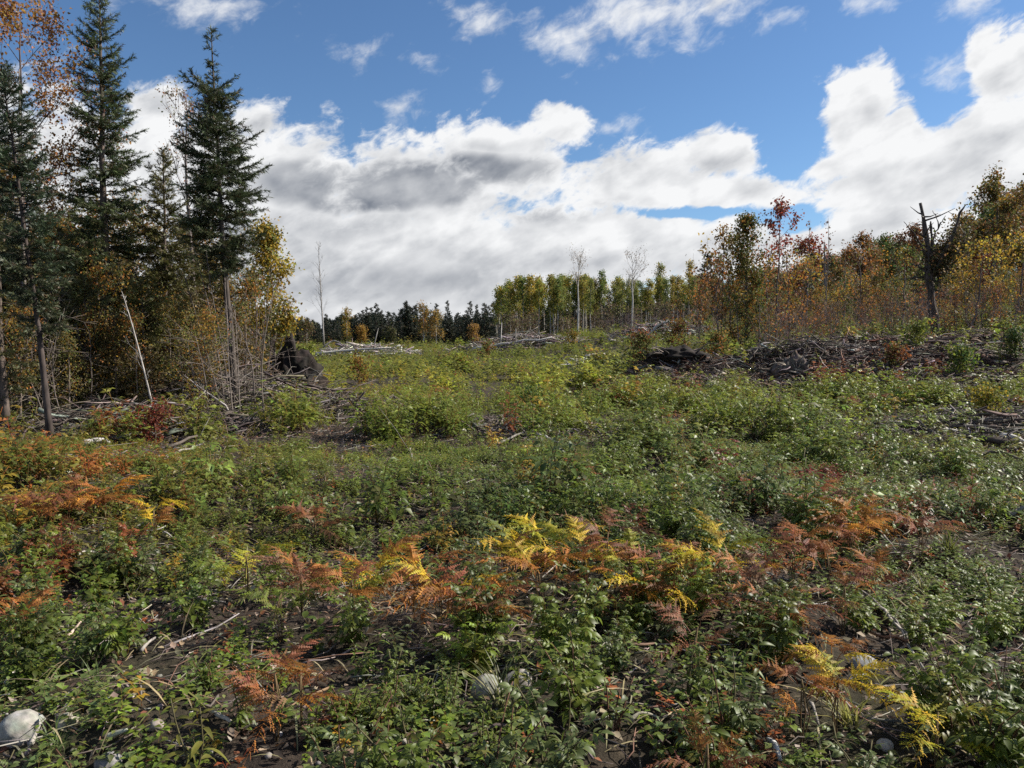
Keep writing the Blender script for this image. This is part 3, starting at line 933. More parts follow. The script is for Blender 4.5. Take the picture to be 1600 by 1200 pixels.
def slope_forest():
    r = np.random.default_rng(90)
    pal = [[ORANGE, BROWN, OLIVE], [GREEN, OLIVE, (0.06, .09, .03)], [RUST, BROWN, OLIVE], [GOLD, OLIVE, BROWN], [OLIVE, (0.16, .12, .04), ORANGE], [RED, RUST, ORANGE]]
    names = ['orange leaved tree in the slope wood', 'green leaved tree in the slope wood', 'rusty brown tree in the slope wood', 'golden tree in the slope wood',
             'olive brown tree in the slope wood', 'red leaved tree in the slope wood']
    pr = []
    for k in range(6):
        pr.append(make_broadleaf('slope_tree', at_depth([1345, 1380, 1420, 1500, 1540, 1260][k], [85, 92, 80, 78, 92, 76][k]), names[k], 'tree', 'trees of the slope wood', seed=91 + k, h=7.5, trunk_r=.12, clear=.22, spread=1.7, n_leaf=2300,
                                 leaf_size=.24, cols=pal[k], wts=[5, 3, 2], bark=(0.14, .12, .10), upright=.6, n_limb=14, order=3, sigma=.34, sides=5))
    crest = lambda px: np.interp(px, [1090, 1110, 1200, 1260, 1320, 1400, 1470, 1505, 1530, 1580, 1650, 1750], [432, 430, 420, 412, 388, 374, 380, 350, 318, 303, 296, 290])
    for row, (Y, drop, n) in enumerate([(104, 0, 34), (90, 14, 34), (74, 34, 34), (62, 58, 30)]):
        for i in range(n):
            px = 1095 + (i + r.random()) / n * 640
            if Y < 70 and px < 1180: continue
            yy = Y + r.uniform(-6, 6)
            p = at_depth(px, yy)
            top = crest(px) + drop * r.uniform(.7, 1.5) + abs(r.normal(0, 7))
            h = CAM_H + (HORIZON - top) / FPX * yy - p[2]
            s = np.clip(h / 7.6, .3, 1.9)
            pk = r.choice(6, p=[.25, .22, .16, .16, .17, .04])
            if px > 1480 and row < 2: pk = r.choice([0, 4, 4, 1, 3])
            copy_tree(pr[pk], p, r.uniform(0, 6.28), (s * r.uniform(.85, 1.2), s * r.uniform(.85, 1.2), s))
    # dark conifers mixed in
    cp = make_conifer('slope_conifer', at_depth(1265, 72), 'small dark conifer on the slope', 'tree', 'conifers on the slope', h=6.0, w=1.3, seed=99, clear=.04, spray=.36, dens=.6, needle=(0.024, .036, .024), coarse=True)
    for px, py, Y in [(1400, 420, 66), (1425, 430, 64), (1340, 425, 70), (1290, 400, 80), (1460, 420, 60), (1555, 420, 66)]:
        p = at_depth(px, Y)
        s = (CAM_H + (HORIZON - py) / FPX * Y - p[2]) / 6.0
        copy_tree(cp, p, r.uniform(0, 6), s)
    # oaks at the top corner
    for px, py, Y, w, lb in [(1550, 302, 58, 2.2, 'big brown green oak crowning the slope behind the dead tree'), (1598, 296, 62, 2.6, 'big brown oak at the very edge of the slope wood')]:
        p = at_depth(px, Y)
        h = CAM_H + (HORIZON - py) / FPX * Y - p[2]
        make_broadleaf('oak_tree', p, lb, seed=px, h=h, trunk_r=.2, clear=.3, spread=w, n_leaf=5200, leaf_size=.20, cols=[(0.10, .085, .025), BROWN, GOLD, OLIVE, ORANGE], wts=[4, 3, 2, 3, 1], bark=(0.10, .08, .07), upright=.5, n_limb=15,
                       order=4, sigma=.25)

def right_trees():
    r = np.random.default_rng(120)
    # leafy column with a ragged top
    p = at_depth(1166, 35)
    h = CAM_H + (HORIZON - 345) / FPX * 35 - p[2]
    make_broadleaf('column_tree', p, 'narrow column shaped tree with green and orange leaves at the end of the slope', seed=121, h=h, trunk_r=.09, clear=.0, spread=1.05, n_leaf=6500, leaf_size=.11, cols=[OLIVE, (0.16, .13, .03), ORANGE, GOLD, GREEN],
                   wts=[5, 3, 2.4, 2, 2], bark=(0.12, .10, .09), upright=.9, n_limb=30, order=3, sigma=.15)
    p = at_depth(1212, 38)
    h = CAM_H + (HORIZON - 322) / FPX * 38 - p[2]
    make_broadleaf('maple_tree', p, 'slim maple with sparse red leaves in its airy top beside the column tree', seed=122, h=h, trunk_r=.055, clear=.55, spread=.95, n_leaf=950, leaf_size=.14, cols=[RED, RUST, (0.2, .06, .04)], wts=[4, 2, 2],
                   bark=(0.13, .11, .10), upright=.8, n_limb=10, order=3, sigma=.14, keep=.7)
    p = at_depth(1128, 37)
    h = CAM_H + (HORIZON - 358) / FPX * 37 - p[2]
    make_broadleaf('sapling', p, 'sparse orange leaved sapling leaning beside the column tree', seed=123, h=h, trunk_r=.04, clear=.2, spread=.75, n_leaf=700, leaf_size=.11, cols=[ORANGE, GOLD, BROWN], wts=[3, 3, 1], bark=(0.14, .12, .1), upright=.9,
                   n_limb=12, order=3, sigma=.13, cat='sapling')
    for px, py, Y, n, lb in [(1258, 345, 46, 40, 'thin leafless sapling beside the red maple'), (1288, 342, 44, 60, 'thin sapling with a few dark leaves at its tip'), (1318, 390, 44, 30, 'slender bare sapling before the orange wood')]:
        p = at_depth(px, Y)
        h = CAM_H + (HORIZON - py) / FPX * Y - p[2]
        make_broadleaf('thin_sapling', p, lb, 'sapling', seed=px, h=h, trunk_r=.04, clear=.4, spread=.7, n_leaf=n, leaf_size=.13, cols=[RUST, BROWN], wts=[1, 1], bark=(0.16, .14, .13), upright=1.0, n_limb=9, order=2, sigma=.1)
    # broken standing trunk
    bare_stems('broken_snag', 'short grey broken snag standing above the orange trees', 'snag', 60, [[(1290, 500), (1289, 440), (1288, 378)]], (0.14, .12, .11), .16, 3, seed=130)
    # the big dead tree
    Y = 36
    base = point(1460, 512, Y); base[2] = float(H(base[0], base[1]))
    root = empty('dead_tree', base, 'big dark dead tree with a forked broken top and bare limbs on the bank', 'tree')
    def limb(pl, r0, r1, sides=7):
        pts = smooth_path(np.array([point(a, b, Y + c) for a, b, c in pl]) - base, 10)
        mb = MB(); rr = np.linspace(r0, r1, 10) * (1 + r.normal(0, .2, 10))
        tube(mb, pts + r.normal(0, .025, pts.shape), rr, sides, (0.075, .062, .055))
        return mb
    limb([(1464, 520, 0), (1456, 480, 0), (1450, 440, 0), (1451, 400, .1), (1446, 355, 0), (1439, 316, 0)], .21, .065, 9).build('trunk', M_BARK, root, True)
    for pl, a, b in [([(1452, 420, 0), (1457, 385, .2), (1455, 345, .4)], .09, .04), ([(1455, 380, .2), (1466, 355, .4), (1478, 338, .5)], .05, .015), ([(1455, 430, 0), (1480, 390, -.4), (1497, 350, -.6), (1502, 322, -.7), (1513, 318, -.8)], .085, .025),
                     ([(1470, 400, 0), (1485, 370, .8), (1498, 345, 1)], .06, .015), ([(1448, 400, 0), (1430, 365, -.5), (1412, 346, -.8)], .05, .012), ([(1462, 430, .1), (1490, 415, .8), (1520, 395, 1.4)], .09, .02),
                     ([(1450, 430, 0), (1436, 415, .5), (1425, 412, .9)], .06, .02), ([(1497, 350, -.6), (1490, 335, -.2), (1482, 330, 0)], .03, .01), ([(1466, 355, .4), (1462, 335, .5), (1458, 328, .6)], .025, .008)]:
        limb(pl, a, b).build('limb', M_BARK, root, True)
    for _ in range(16):
        a = r.uniform(.1, 1) ** .7; st = point(1456 - 14 * a, 470 - 140 * a, Y) - base
        d = unit(rand_dirs(1, r)[0] * [1, 1, .5] + [0, 0, .35]); l = r.uniform(.35, 1.5)
        mb = MB(); tube(mb, np.stack([st, st + d * l * .5 + r.normal(0, .05, 3), st + d * l + r.normal(0, .12, 3)]), [.045, .028, .010], 4, (0.07, .06, .052))
        mb.build('twig', M_TWIG, root, True)
    n = 2600
    cen = np.array([point(a, b, Y) for a, b in [(1478, 400), (1490, 385), (1465, 410), (1500, 375), (1470, 425)]]) - base
    pos = cen[r.integers(0, 5, n)] + r.normal(0, .42, (n, 3))
    mb = MB().put(OVAL_LOW, frames(rand_dirs(n, r), rand_dirs(n, r), r.uniform(.09, .17, n)), pos, palette([(0.05, .045, .02), BROWN, OLIVE], [4, 2, 1], n, r))
    mb.build('crown', M_TREELEAF, root)
    # yellow and orange saplings and leafless purple brush on the bank
    pal = [[GOLD, OLIVE, YELLOW], [BROWN, ORANGE, OLIVE], [OLIVE, GREEN, GOLD]]
    sp = []
    for k in range(3):
        sp.append(make_broadleaf('bank_sapling', at_depth([1510, 1340, 1400][k], [34, 40, 44][k]), ['golden leaved sapling on the brushy bank', 'orange leaved sapling on the brushy bank', 'olive leaved sapling on the brushy bank'][k], 'sapling',
                  'saplings on the bank', seed=140 + k, h=2.6, trunk_r=.03, clear=.12, spread=.9, n_leaf=750, leaf_size=.08, cols=pal[k], wts=[3, 2, 1], bark=(0.15, .12, .11), upright=.8, n_limb=16, order=3, sigma=.09, keep=.55, wander=.16))
    for i in range(44):
        px = r.uniform(1080, 1680); Y2 = r.uniform(34, 56)
        if px < 1200: Y2 = r.uniform(44, 60)
        s = r.uniform(.5, 1.15)
        copy_tree(sp[r.choice(3, p=[.34, .4, .26])], at_depth(px, Y2), r.uniform(0, 6.28), s)
    for px, Y2, s, k in [(1118, 36, 1.7, 1), (1140, 38, 2.0, 0), (1195, 37, 1.6, 1), (1228, 39, 1.8, 1), (1150, 34.5, 1.0, 2), (1185, 34.5, 1.1, 2), (1095, 42, 1.5, 1), (1250, 40, 1.6, 0), (1520, 33, 1.5, 0), (1585, 34, 1.6, 0), (1410, 40, 1.6, 2), (1340, 41, 1.7, 1)]:
        copy_tree(sp[k], at_depth(px, Y2), r.uniform(0, 6.28), s)
    shr = []
    for k in range(3):
        shr.append(make_broadleaf('bare_shrub', at_depth([1390, 1560, 1060][k], [33, 32, 60][k]), 'leafless purple brown shrub', 'shrub', 'leafless shrubs along the bank', seed=150 + k, h=1.9, trunk_r=.016, clear=.0, spread=.8, n_leaf=[0, 70, 30][k],
                   leaf_size=.09, cols=[ORANGE, RUST], wts=[1, 1], bark=(0.16, .115, .11), upright=1.05, n_limb=20, order=3, sigma=.1, sides=4))
    for i in range(190):
        px = r.uniform(1180, 1680); Y2 = r.uniform(29, 50)
        if i % 3 == 0: px, Y2 = r.uniform(925, 1190), r.uniform(52, 85)
        s = r.uniform(.55, 1.1)
        copy_tree(shr[i % 3], at_depth(px, Y2), r.uniform(0, 6.28), (s * 1.2, s * 1.2, s))

far_forest()
slope_forest()
right_trees()

# ------------------------------------------------------------------ logs, slash, stumps, stones
PALE = (0.42, .39, .35); GREY = (0.24, .215, .19); DARKWOOD = (0.085, .068, .055); REDWOOD = (0.14, .075, .05)

def stick(name, label, pts, r0, r1, col, cat='branch', group=None, mat=None, stubs=0, seed=0, n=8):
    r = np.random.default_rng(seed + 1000)
    pts = smooth_path(np.array(pts, float), n)
    c = pts[len(pts) // 2].copy()
    mb = MB()
    L = np.linalg.norm(pts[-1] - pts[0])
    q = pts - c + r.normal(0, L * .006, pts.shape)
    tube(mb, q, np.linspace(r0, r1, n) * (1 + r.normal(0, .07, n)), 7 if r0 > .03 else 5, col)
    for _ in range(stubs):
        u = r.uniform(.2, .9)
        p = np.array([np.interp(u, np.linspace(0, 1, n), q[:, j]) for j in range(3)])
        d = unit(unit(q[-1] - q[0]) * .6 + rand_dirs(1, r)[0] + [0, 0, .5])
        l = L * r.uniform(.12, .35)
        tube(mb, np.stack([p, p + d * l * .5 + r.normal(0, .01, 3), p + d * l + r.normal(0, .03, 3)]), [r0 * .4, r0 * .28, r0 * .12], 4, np.array(col) * .9)
    o = mb.build(name, mat or M_LOG, None, True)
    o.location = c
    return tag(o, label, cat, group)

def near_sticks():
    rows = [
        ([(35, 1010), (50, 1030), (69, 1048)], .010, GREY, 'grey stick slanting over dark soil above the big pale stone'),
        ([(8, 1078), (20, 1070), (25, 1056)], .010, PALE, 'short white bent stick by the very edge over the pale stone'),
        ([(110, 884), (137, 876), (180, 879)], .014, PALE, 'pale curved stick lying among sparse plants under the rusty shrub'),
        ([(206, 836), (228, 830), (252, 832)], .013, PALE, 'short pale stick lying flat just below the rusty shrub'),
        ([(221, 1026), (235, 1018), (252, 1004)], .010, GREY, 'small forked grey stick in the middle of the bare soil'),
        ([(104, 1005), (127, 991)], .011, (0.4, .3, .24), 'pinkish peeled stick beside the small round stone'),
        ([(48, 1176), (62, 1152)], .011, GREY, 'short upright stick right below the big pale stone'),
        ([(167, 1162), (200, 1161)], .014, (0.34, .34, .26), 'short pale flat stick on the soil to the side of the big stone'),
        ([(333, 1124), (362, 1147)], .012, (0.30, .27, .22), 'short straight stick before the lush raspberry clump'),
        ([(315, 945), (352, 959)], .009, GREY, 'thin grey stick lying above the broad leaved weed'),
        ([(177, 891), (215, 898), (255, 909)], .010, GREY, 'long thin grey stick below the pale curved one'),
        ([(20, 1046), (60, 1040), (105, 1036)], .012, DARKWOOD, 'dark stick lying level above the pale stone'),
        ([(90, 1130), (118, 1112), (140, 1104)], .010, GREY, 'pair of crossing sticks next to the flat pale stone'),
        ([(1358, 828), (1378, 848), (1398, 868)], .012, GREY, 'straight grey stick rising from the dark hollow by the bright orange fern'),
        ([(1352, 938), (1404, 996), (1441, 1054)], .011, (0.30, .27, .23), 'long bowed stick crossing the dark hollow'),
        ([(1345, 930), (1400, 985), (1420, 1010)], .008, GREY, 'thinner stick lying close to the long bowed one'),
        ([(1201, 1170), (1210, 1182), (1219, 1200)], .016, (0.55, .53, .50), 'white peeled stick end at the bottom below the orange fern'),
        ([(1382, 1104), (1410, 1098), (1441, 1096)], .010, (0.40, .38, .35), 'white straight stick by the yellow fern'),
        ([(1080, 1137), (1110, 1126), (1139, 1118)], .010, GREY, 'grey stick lying level among the low leaves'),
        ([(1266, 1107), (1272, 1125), (1279, 1144)], .009, GREY, 'short grey twig pointing down under the orange fern'),
        ([(985, 1135), (1000, 1131), (1035, 1133)], .010, (0.36, .33, .26), 'pale straight straw stick among the low leaves'),
        ([(640, 700), (645, 722), (650, 735)], .018, GREY, 'grey stick standing in the brown debris patch'),
        ([(830, 680), (848, 690), (872, 697)], .030, PALE, 'pale broken branch end on the brown debris patch'),
        ([(775, 700), (810, 688), (850, 672)], .022, GREY, 'grey branch lying across the brown debris patch'),
        ([(443, 742), (458, 720)], .014, PALE, 'thin pale stick leaning in the green plants'),
        ([(262, 705), (300, 693), (340, 682)], .030, DARKWOOD, 'dark thin log on the ground beside the red bush'),
        ([(130, 700), (160, 697), (172, 699)], .045, PALE, 'pale short log on the ground below the young conifers'),
        ([(255, 722), (285, 712), (318, 700)], .022, GREY, 'grey branch in front of the red bush'),
        ([(1560, 648), (1580, 656), (1606, 668)], .055, GREY, 'grey log slanting out at the edge of the dark debris, upper one'),
        ([(1565, 690), (1585, 697), (1608, 706)], .060, PALE, 'pale log end on the dark debris, lower one'),
        ([(1505, 672), (1535, 668), (1575, 676)], .035, DARKWOOD, 'dark branch on the debris beside the grey log'),
        ([(1520, 720), (1560, 716), (1600, 726)], .030, DARKWOOD, 'dark branch lying below the pale log end'),
        ([(1575, 815), (1600, 812)], .030, GREY, 'grey stub at the edge by the dark ground'),
    ]
    for i, (pp, r0, col, lb) in enumerate(rows):
        pts = []
        for k, (a, b) in enumerate(pp):
            g = ground_at(a, b)
            g[2] += r0 * .7 + (0.03 + .05 * (k % 2)) * min(1, g[1] / 6)
            pts.append(g)
        stick('fallen_branch', lb, pts, r0, r0 * .55, col, stubs=1 if i % 3 == 0 else 0, seed=i)

def rock(name, label, loc, size, col, seed, cat='stone', group=None, sub=3, flat=.7, mat=None, rough=.12):
    import bmesh
    r = np.random.default_rng(seed)
    bm = bmesh.new()
    bmesh.ops.create_icosphere(bm, subdivisions=sub, radius=1)
    V = np.array([v.co[:] for v in bm.verts]); F = np.array([[v.index for v in f.verts] for f in bm.faces])
    bm.free()
    n = sum(a * np.sin(V @ rand_dirs(1, r)[0] * f + r.uniform(0, 6)) for a, f in [(rough, 2), (rough, 3), (rough * .7, 4.5), (rough * .4, 8), (rough * .3, 13)])
    V = V * (1 + n)[:, None] * np.array([size[0], size[1], size[2]]) * 1.0
    o = MB().add(V, F, jitter(col, len(V), .12, r)).build(name, mat or M_STONE, None, True)
    o.location = loc
    o.rotation_euler = (0, 0, r.uniform(0, 6))
    return tag(o, label, cat, group)

def stones():
    rows = [(35, 1152, .088, .075, (0.27, .26, .23), 'big rounded pale grey stone lying on soil in the corner'), (104, 1132, .05, .026, (0.24, .22, .17), 'flat yellowish stone next to the big pale one'),
            (242, 1138, .030, .024, (0.27, .23, .2), 'small pinkish white stone on the bare soil'), (113, 986, .040, .030, (0.24, .22, .19), 'small round pale stone among weeds under the low orange plants'),
            (224, 1060, .040, .034, (0.24, .21, .14), 'small tan mossy stone in the middle of the soil'), (72, 1060, .026, .024, (0.36, .22, .17), 'small reddish stone under the slanting grey stick'),
            (762, 1086, .085, .065, (0.24, .235, .2), 'grey boulder partly hidden behind the lush raspberry clump, paler one'), (808, 1078, .080, .062, (0.22, .20, .18), 'darker brown grey boulder touching the paler boulder'),
            (1350, 1046, .075, .045, (0.24, .24, .235), 'flat light grey stone beside the yellow and orange ferns'), (170, 1196, .05, .03, (0.2, .19, .18), 'grey stone cut by the bottom edge'),
            (290, 1072, .03, .02, (0.42, .24, .18), 'small rusty stone near the orange fern on the soil'), (1382, 1170, .04, .025, (0.35, .33, .30), 'small grey stone in the leaves at the bottom'),
            (1120, 608, .34, .16, (0.5, .45, .31), 'bright cream broken stump wood in front of the dark slash')]
    for i, (px, py, a, b, c, lb) in enumerate(rows):
        p = ground_at(px, py)
        p[2] += b * .35
        last = i == len(rows) - 1
        rock('broken_stump' if last else 'stone', lb, p, (a, a * .8, b), c, 200 + i, 'stump' if last else 'stone', None, 3, mat=M_LOG if last else None, rough=.22 if last else .055)
    r = np.random.default_rng(230)
    mb = MB()
    import bmesh
    bm = bmesh.new(); bmesh.ops.create_icosphere(bm, subdivisions=1, radius=1)
    V = np.array([v.co[:] for v in bm.verts]); F = np.array([[v.index for v in f.verts] for f in bm.faces]); bm.free()
    n = 260
    Y = np.sqrt(r.uniform(2.2 ** 2, 7 ** 2, n)); X = r.uniform(-.8, .8, n) * Y
    X[:120] = -np.abs(X[:120]); Y[:120] = r.uniform(2.4, 3.8, 120)
    T = np.stack([X, Y, H(X, Y) + .004], 1)
    mb.put((V * [1, .8, .6], F, np.ones((len(V), 3))), frames(rand_dirs(n, r) * [1, 1, .2], (0, 0, 1), r.uniform(.006, .02, n)), T, palette([(0.40, .37, .33), (0.2, .17, .15), (0.3, .2, .15)], [2, 3, 1], n, r))
    tag(mb.build('pebbles', M_STONE, None, True), 'scattered pebbles and gravel on the bare soil', kind='stuff')

def brush(name, label, c, rx, ry, h, n, L, cols, wts, seed, rad0=.012, yaw=None):
    r = np.random.default_rng(seed)
    a = r.uniform(0, 2 * np.pi, n); q = np.sqrt(r.random(n))
    X = c[0] + rx * q * np.cos(a); Y = c[1] + ry * q * np.sin(a)
    top = h * np.clip(1 - q ** 1.5, 0, 1)
    Z = H(X, Y) + top * r.random(n) ** .7 + .02
    az = r.uniform(0, 2 * np.pi, n) if yaw is None else yaw + r.normal(0, .6, n)
    d = np.stack([np.cos(az), np.sin(az), r.normal(0, .22, n)], 1)
    l = L * r.uniform(.35, 1.2, n)
    s = np.linspace(-.5, .5, 4)
    P = np.stack([X, Y, Z], 1)[:, None] + d[:, None] * (l[:, None] * s)[..., None]
    P[:, 1:] += np.cumsum(r.normal(0, .055, (n, 3, 3)), 1) * l[:, None, None]
    rr = rad0 * np.exp(r.normal(0, .62, n))
    mb = MB()
    tubes(mb, P, rr[:, None] * np.array([1, .9, .7, .4]), 3, palette(cols, wts, n, r, .25))
    return tag(mb.build(name, M_TWIG, None, True), label, kind='stuff')

def uprooted(px, py, Y, w, h, label, seed, soil=(0.022, .017, .014), rootcol=(0.13, .11, .095), nroot=16):
    r = np.random.default_rng(seed)
    p = at_depth(px, Y)
    root = empty('uprooted_stump', p, label, 'stump')
    import bmesh
    bm = bmesh.new(); bmesh.ops.create_icosphere(bm, subdivisions=4, radius=1)
    V = np.array([v.co[:] for v in bm.verts]); F = np.array([[v.index for v in f.verts] for f in bm.faces]); bm.free()
    n = sum(a * np.sin(V @ rand_dirs(1, r)[0] * f + r.uniform(0, 6)) for a, f in [(.16, 2), (.14, 3.3), (.12, 5), (.10, 8), (.08, 13), (.06, 21)])
    n = n + r.normal(0, .09, len(V))
    V = V * (1 + n)[:, None] * [w, w * .6, h] + [0, 0, h * .25]
    V[:, 0] *= np.clip(1.25 - V[:, 2] / h * .55, .35, 1.3)
    MB().add(V, F, jitter(soil, len(V), .25, r)).build('root_plate', M_DIRT, root, False)
    for i in range(nroot):
        a = r.uniform(0, 2 * np.pi)
        st = np.array([math.cos(a) * w * .6, -w * .35 - r.uniform(0, .1), h * r.uniform(.1, .9)])
        d = unit(np.array([math.cos(a) * 1.1, -.5 + r.normal(0, .4), r.normal(.15, .5)]))
        L = w * r.uniform(.5, 1.1)
        pts = np.stack([st, st + d * L * .35 + r.normal(0, .05, 3) * w, st + d * L * .7 + r.normal(0, .1, 3) * w, st + d * L + r.normal(0, .16, 3) * w])
        mb = MB(); tube(mb, smooth_path(pts, 7), np.linspace(.035, .008, 7) * w, 5, jitter(rootcol, 1, .3, r)[0])
        mb.build('root', M_TWIG, root, True)
    return root

def slash():
    uprooted(455, 610, 22.6, .9, 1.25, 'black upturned root plate of a fallen tree at the end of the stand', 301)
    uprooted(488, 608, 23.6, .42, .5, 'smaller dark root clump leaning against the black root plate', 302, nroot=9)
    uprooted(1058, 592, 24.0, .8, .30, 'dark overturned root mound under the low green bushes', 303, nroot=10)
    uprooted(1238, 596, 22.5, .5, .55, 'grey brown stump with pale splayed roots in the slash', 304, (0.10, .08, .065), (0.26, .22, .18), 16)
    uprooted(1183, 555, 31, .6, .45, 'dark low stump at the foot of the column tree', 305, nroot=8)
    W = lambda px, Y: (px - 800) / FPX * Y
    G = [GREY, DARKWOOD, REDWOOD, PALE]
    brush('brush_pile', 'bleached pale slash pile far across the clearing', (W(570, 70), 70), 6.0, 2.5, 1.0, 900, 1.8, [PALE, GREY, (0.30, .26, .23)], [3, 3, 3], 310, .035)
    brush('brush_pile', 'long grey slash ridge before the aspens', (W(800, 64), 64), 6.5, 2.2, .9, 1000, 1.7, [GREY, (0.17, .13, .11), PALE], [3, 3, 1.5], 311, .03)
    brush('brush_pile', 'grey slash heap with white limbs under the leafless shrubs', (W(1035, 60), 60), 5.0, 2, 1.1, 900, 1.7, [GREY, (0.15, .10, .09), PALE], [3, 3, 1.5], 312, .028)
    brush('brush_pile', 'small pale wood heap in the middle of the field', (W(912, 40), 40), 1.7, .9, .35, 220, 1.1, [PALE, GREY], [3, 2], 313, .025)
    brush('brush_pile', 'brown slash ridge heaped along the bank', (12.3, 27.6), 4.2, 1.6, .55, 2400, 1.1, [REDWOOD, (0.11, .075, .06), GREY, DARKWOOD], [4, 4, 1, 3], 314, .013)
    brush('brush_pile', 'grey brown slash spread in front of the bank', (9.0, 24), 2.8, 1.5, .45, 1700, 1.0, [(0.11, .08, .065), GREY, DARKWOOD, PALE], [4, 1.5, 4, .3], 315, .013)
    brush('brush_pile', 'brown slash ridge at the end of the bank', (16.5, 26), 4.0, 1.6, .6, 1700, 1.1, [REDWOOD, (0.12, .09, .075), GREY], [3, 4, 1], 316, .013)
    brush('brush_pile', 'dark debris strewn on the churned ground by the logs', (8.6, 12.8), 2.6, 2.6, .22, 1700, .7, [(0.10, .085, .075), DARKWOOD, GREY], [4, 4, 2], 317, .009)
    brush('brush_pile', 'brown twig debris patch in the middle of the green', (0.5, 13.6), 2.0, 1.2, .12, 700, .6, [(0.15, .12, .10), DARKWOOD, GREY], [4, 3, 2], 318, .009)
    brush('brush_pile', 'grey fallen twigs tangled on the ground under the spruces', (-6.9, 13.8), 2.9, 1.5, .45, 1300, .9, [(0.13, .105, .09), GREY, DARKWOOD], [4, 1, 3], 319, .010)
    brush('brush_pile', 'tangle of grey dead branches behind the trunks of the stand', (-7.5, 17), 6.0, 2.2, 1.3, 3000, 1.2, [(0.14, .115, .10), GREY, (0.10, .08, .06)], [4, 1, 4], 320, .010)
    brush('brush_pile', 'thick broken limbs jutting out of the brown slash ridge', (12.0, 26.6), 4.4, 1.6, .6, 120, 1.5, [GREY, DARKWOOD, (0.2, .16, .13), REDWOOD], [3, 4, 2, 2], 321, .035)
    brush('brush_pile', 'thick grey limbs thrown over the end of the bank', (16.0, 24.5), 3.6, 2.2, .5, 110, 1.4, [GREY, DARKWOOD, (0.2, .16, .13)], [3, 4, 2], 322, .032)
    brush('brush_pile', 'dark roots and limbs strewn by the stump in the slash', (8.4, 22.5), 2.8, 1.5, .35, 120, 1.1, [DARKWOOD, GREY, (0.03, .026, .022)], [4, 2, 3], 323, .03)
    brush('brush_pile', 'broken limbs on the churned ground by the logs', (9.2, 13.2), 2.8, 2.4, .25, 90, .9, [GREY, DARKWOOD, PALE], [3, 4, 1], 324, .02)
    for k, (px, Y, rx, ry, h, lb) in enumerate([(1050, 22.8, 2.2, 1.8, .30, 'dark debris in front of the overturned root mound'), (1140, 22.6, 2.2, 2.0, .28, 'dark debris round the cream stump'), (1310, 22.6, 2.8, 2.0, .38, 'dark brown debris below the slash ridge'),
                                            (1440, 22.5, 2.6, 1.8, .38, 'brown debris on the bank under the big dead tree'), (1545, 20.0, 2.6, 1.6, .3, 'dark debris along the edge of the bank'), (1590, 16, 1.8, 1.3, .25, 'dark twigs above the two logs')]):
        brush('brush_pile', lb, ((px - 800) / FPX * Y, Y), rx, ry, h, 1500, .9, [(0.065, .048, .04), DARKWOOD, REDWOOD, GREY], [4, 4, 3, 1], 330 + k, .014)
    rows = [([(1000, 532), (1018, 520), (1030, 504), (1045, 499), (1062, 508)], 58, .13, PALE, 'big white bent limb arching over the grey slash heap'), ([(965, 530), (1000, 524), (1050, 518)], 59, .09, PALE, 'white straight limb lying across the grey slash heap'),
            ([(1028, 538), (1042, 528)], 57, .12, PALE, 'short white log end beneath the bent limb'), ([(952, 531), (972, 534)], 57, .12, (0.28, .25, .22), 'grey log end at the side of the white limbs'),
            ([(495, 553), (540, 548), (610, 543)], 67, .14, PALE, 'long white log on the bleached pile'), ([(540, 560), (575, 556), (618, 552)], 66, .12, PALE, 'second white log on the bleached pile, lower'), ([(505, 543), (520, 530), (535, 538)], 68, .08, GREY, 'grey crooked branch sticking out of the bleached pile'),
            ([(738, 546), (790, 537), (862, 527)], 62, .13, PALE, 'long pale trunk laid along the grey ridge'), ([(760, 553), (800, 548)], 60, .12, DARKWOOD, 'dark log low on the grey ridge'),
            ([(868, 571), (905, 570), (950, 564)], 38, .07, PALE, 'pale log on the small heap in mid field'), ([(915, 556), (947, 553)], 40, .09, PALE, 'short thick pale log behind the small heap'), ([(872, 565), (890, 575)], 38, .05, GREY, 'grey stub slanting at the small heap'),
            ([(1225, 600), (1236, 572), (1250, 580), (1262, 590)], 22, .05, (0.34, .29, .23), 'pale bent root sticking up from the stump in the slash'), ([(1165, 590), (1200, 580)], 23, .05, GREY, 'grey branch on the slash beside the cream stump'),
            ([(1350, 545), (1385, 555), (1420, 562)], 26, .045, GREY, 'grey limb slanting down the brown slash ridge'), ([(1490, 545), (1530, 536), (1560, 526)], 26, .05, GREY, 'long grey limb on the ridge end'), ([(1335, 545), (1340, 522)], 27, .03, GREY, 'upright broken stick on the brown slash ridge'),
            ([(1130, 612), (1160, 606), (1190, 612)], 21, .10, (0.03, .026, .026), 'black charred looking log behind the cream stump'), ([(1290, 575), (1340, 570), (1380, 580)], 24, .05, (0.2, .17, .14), 'brown limb lying level below the slash ridge'),
            ([(470, 605), (500, 640)], 20, .03, GREY, 'grey branch slanting down from the black root plate')]
    for i, (pp, Y, r0, col, lb) in enumerate(rows):
        pts = [point(a, b, Y + (.6 if k % 2 else 0)) for k, (a, b) in enumerate(pp)]
        for q in pts:
            q[2] = max(q[2], float(H(q[0], q[1])) + r0)
        stick('fallen_log' if r0 >= .08 else 'fallen_branch', lb, pts, r0, r0 * .5, col, 'log' if r0 >= .08 else 'branch', stubs=2, seed=40 + i)

near_sticks()
stones()
slash()

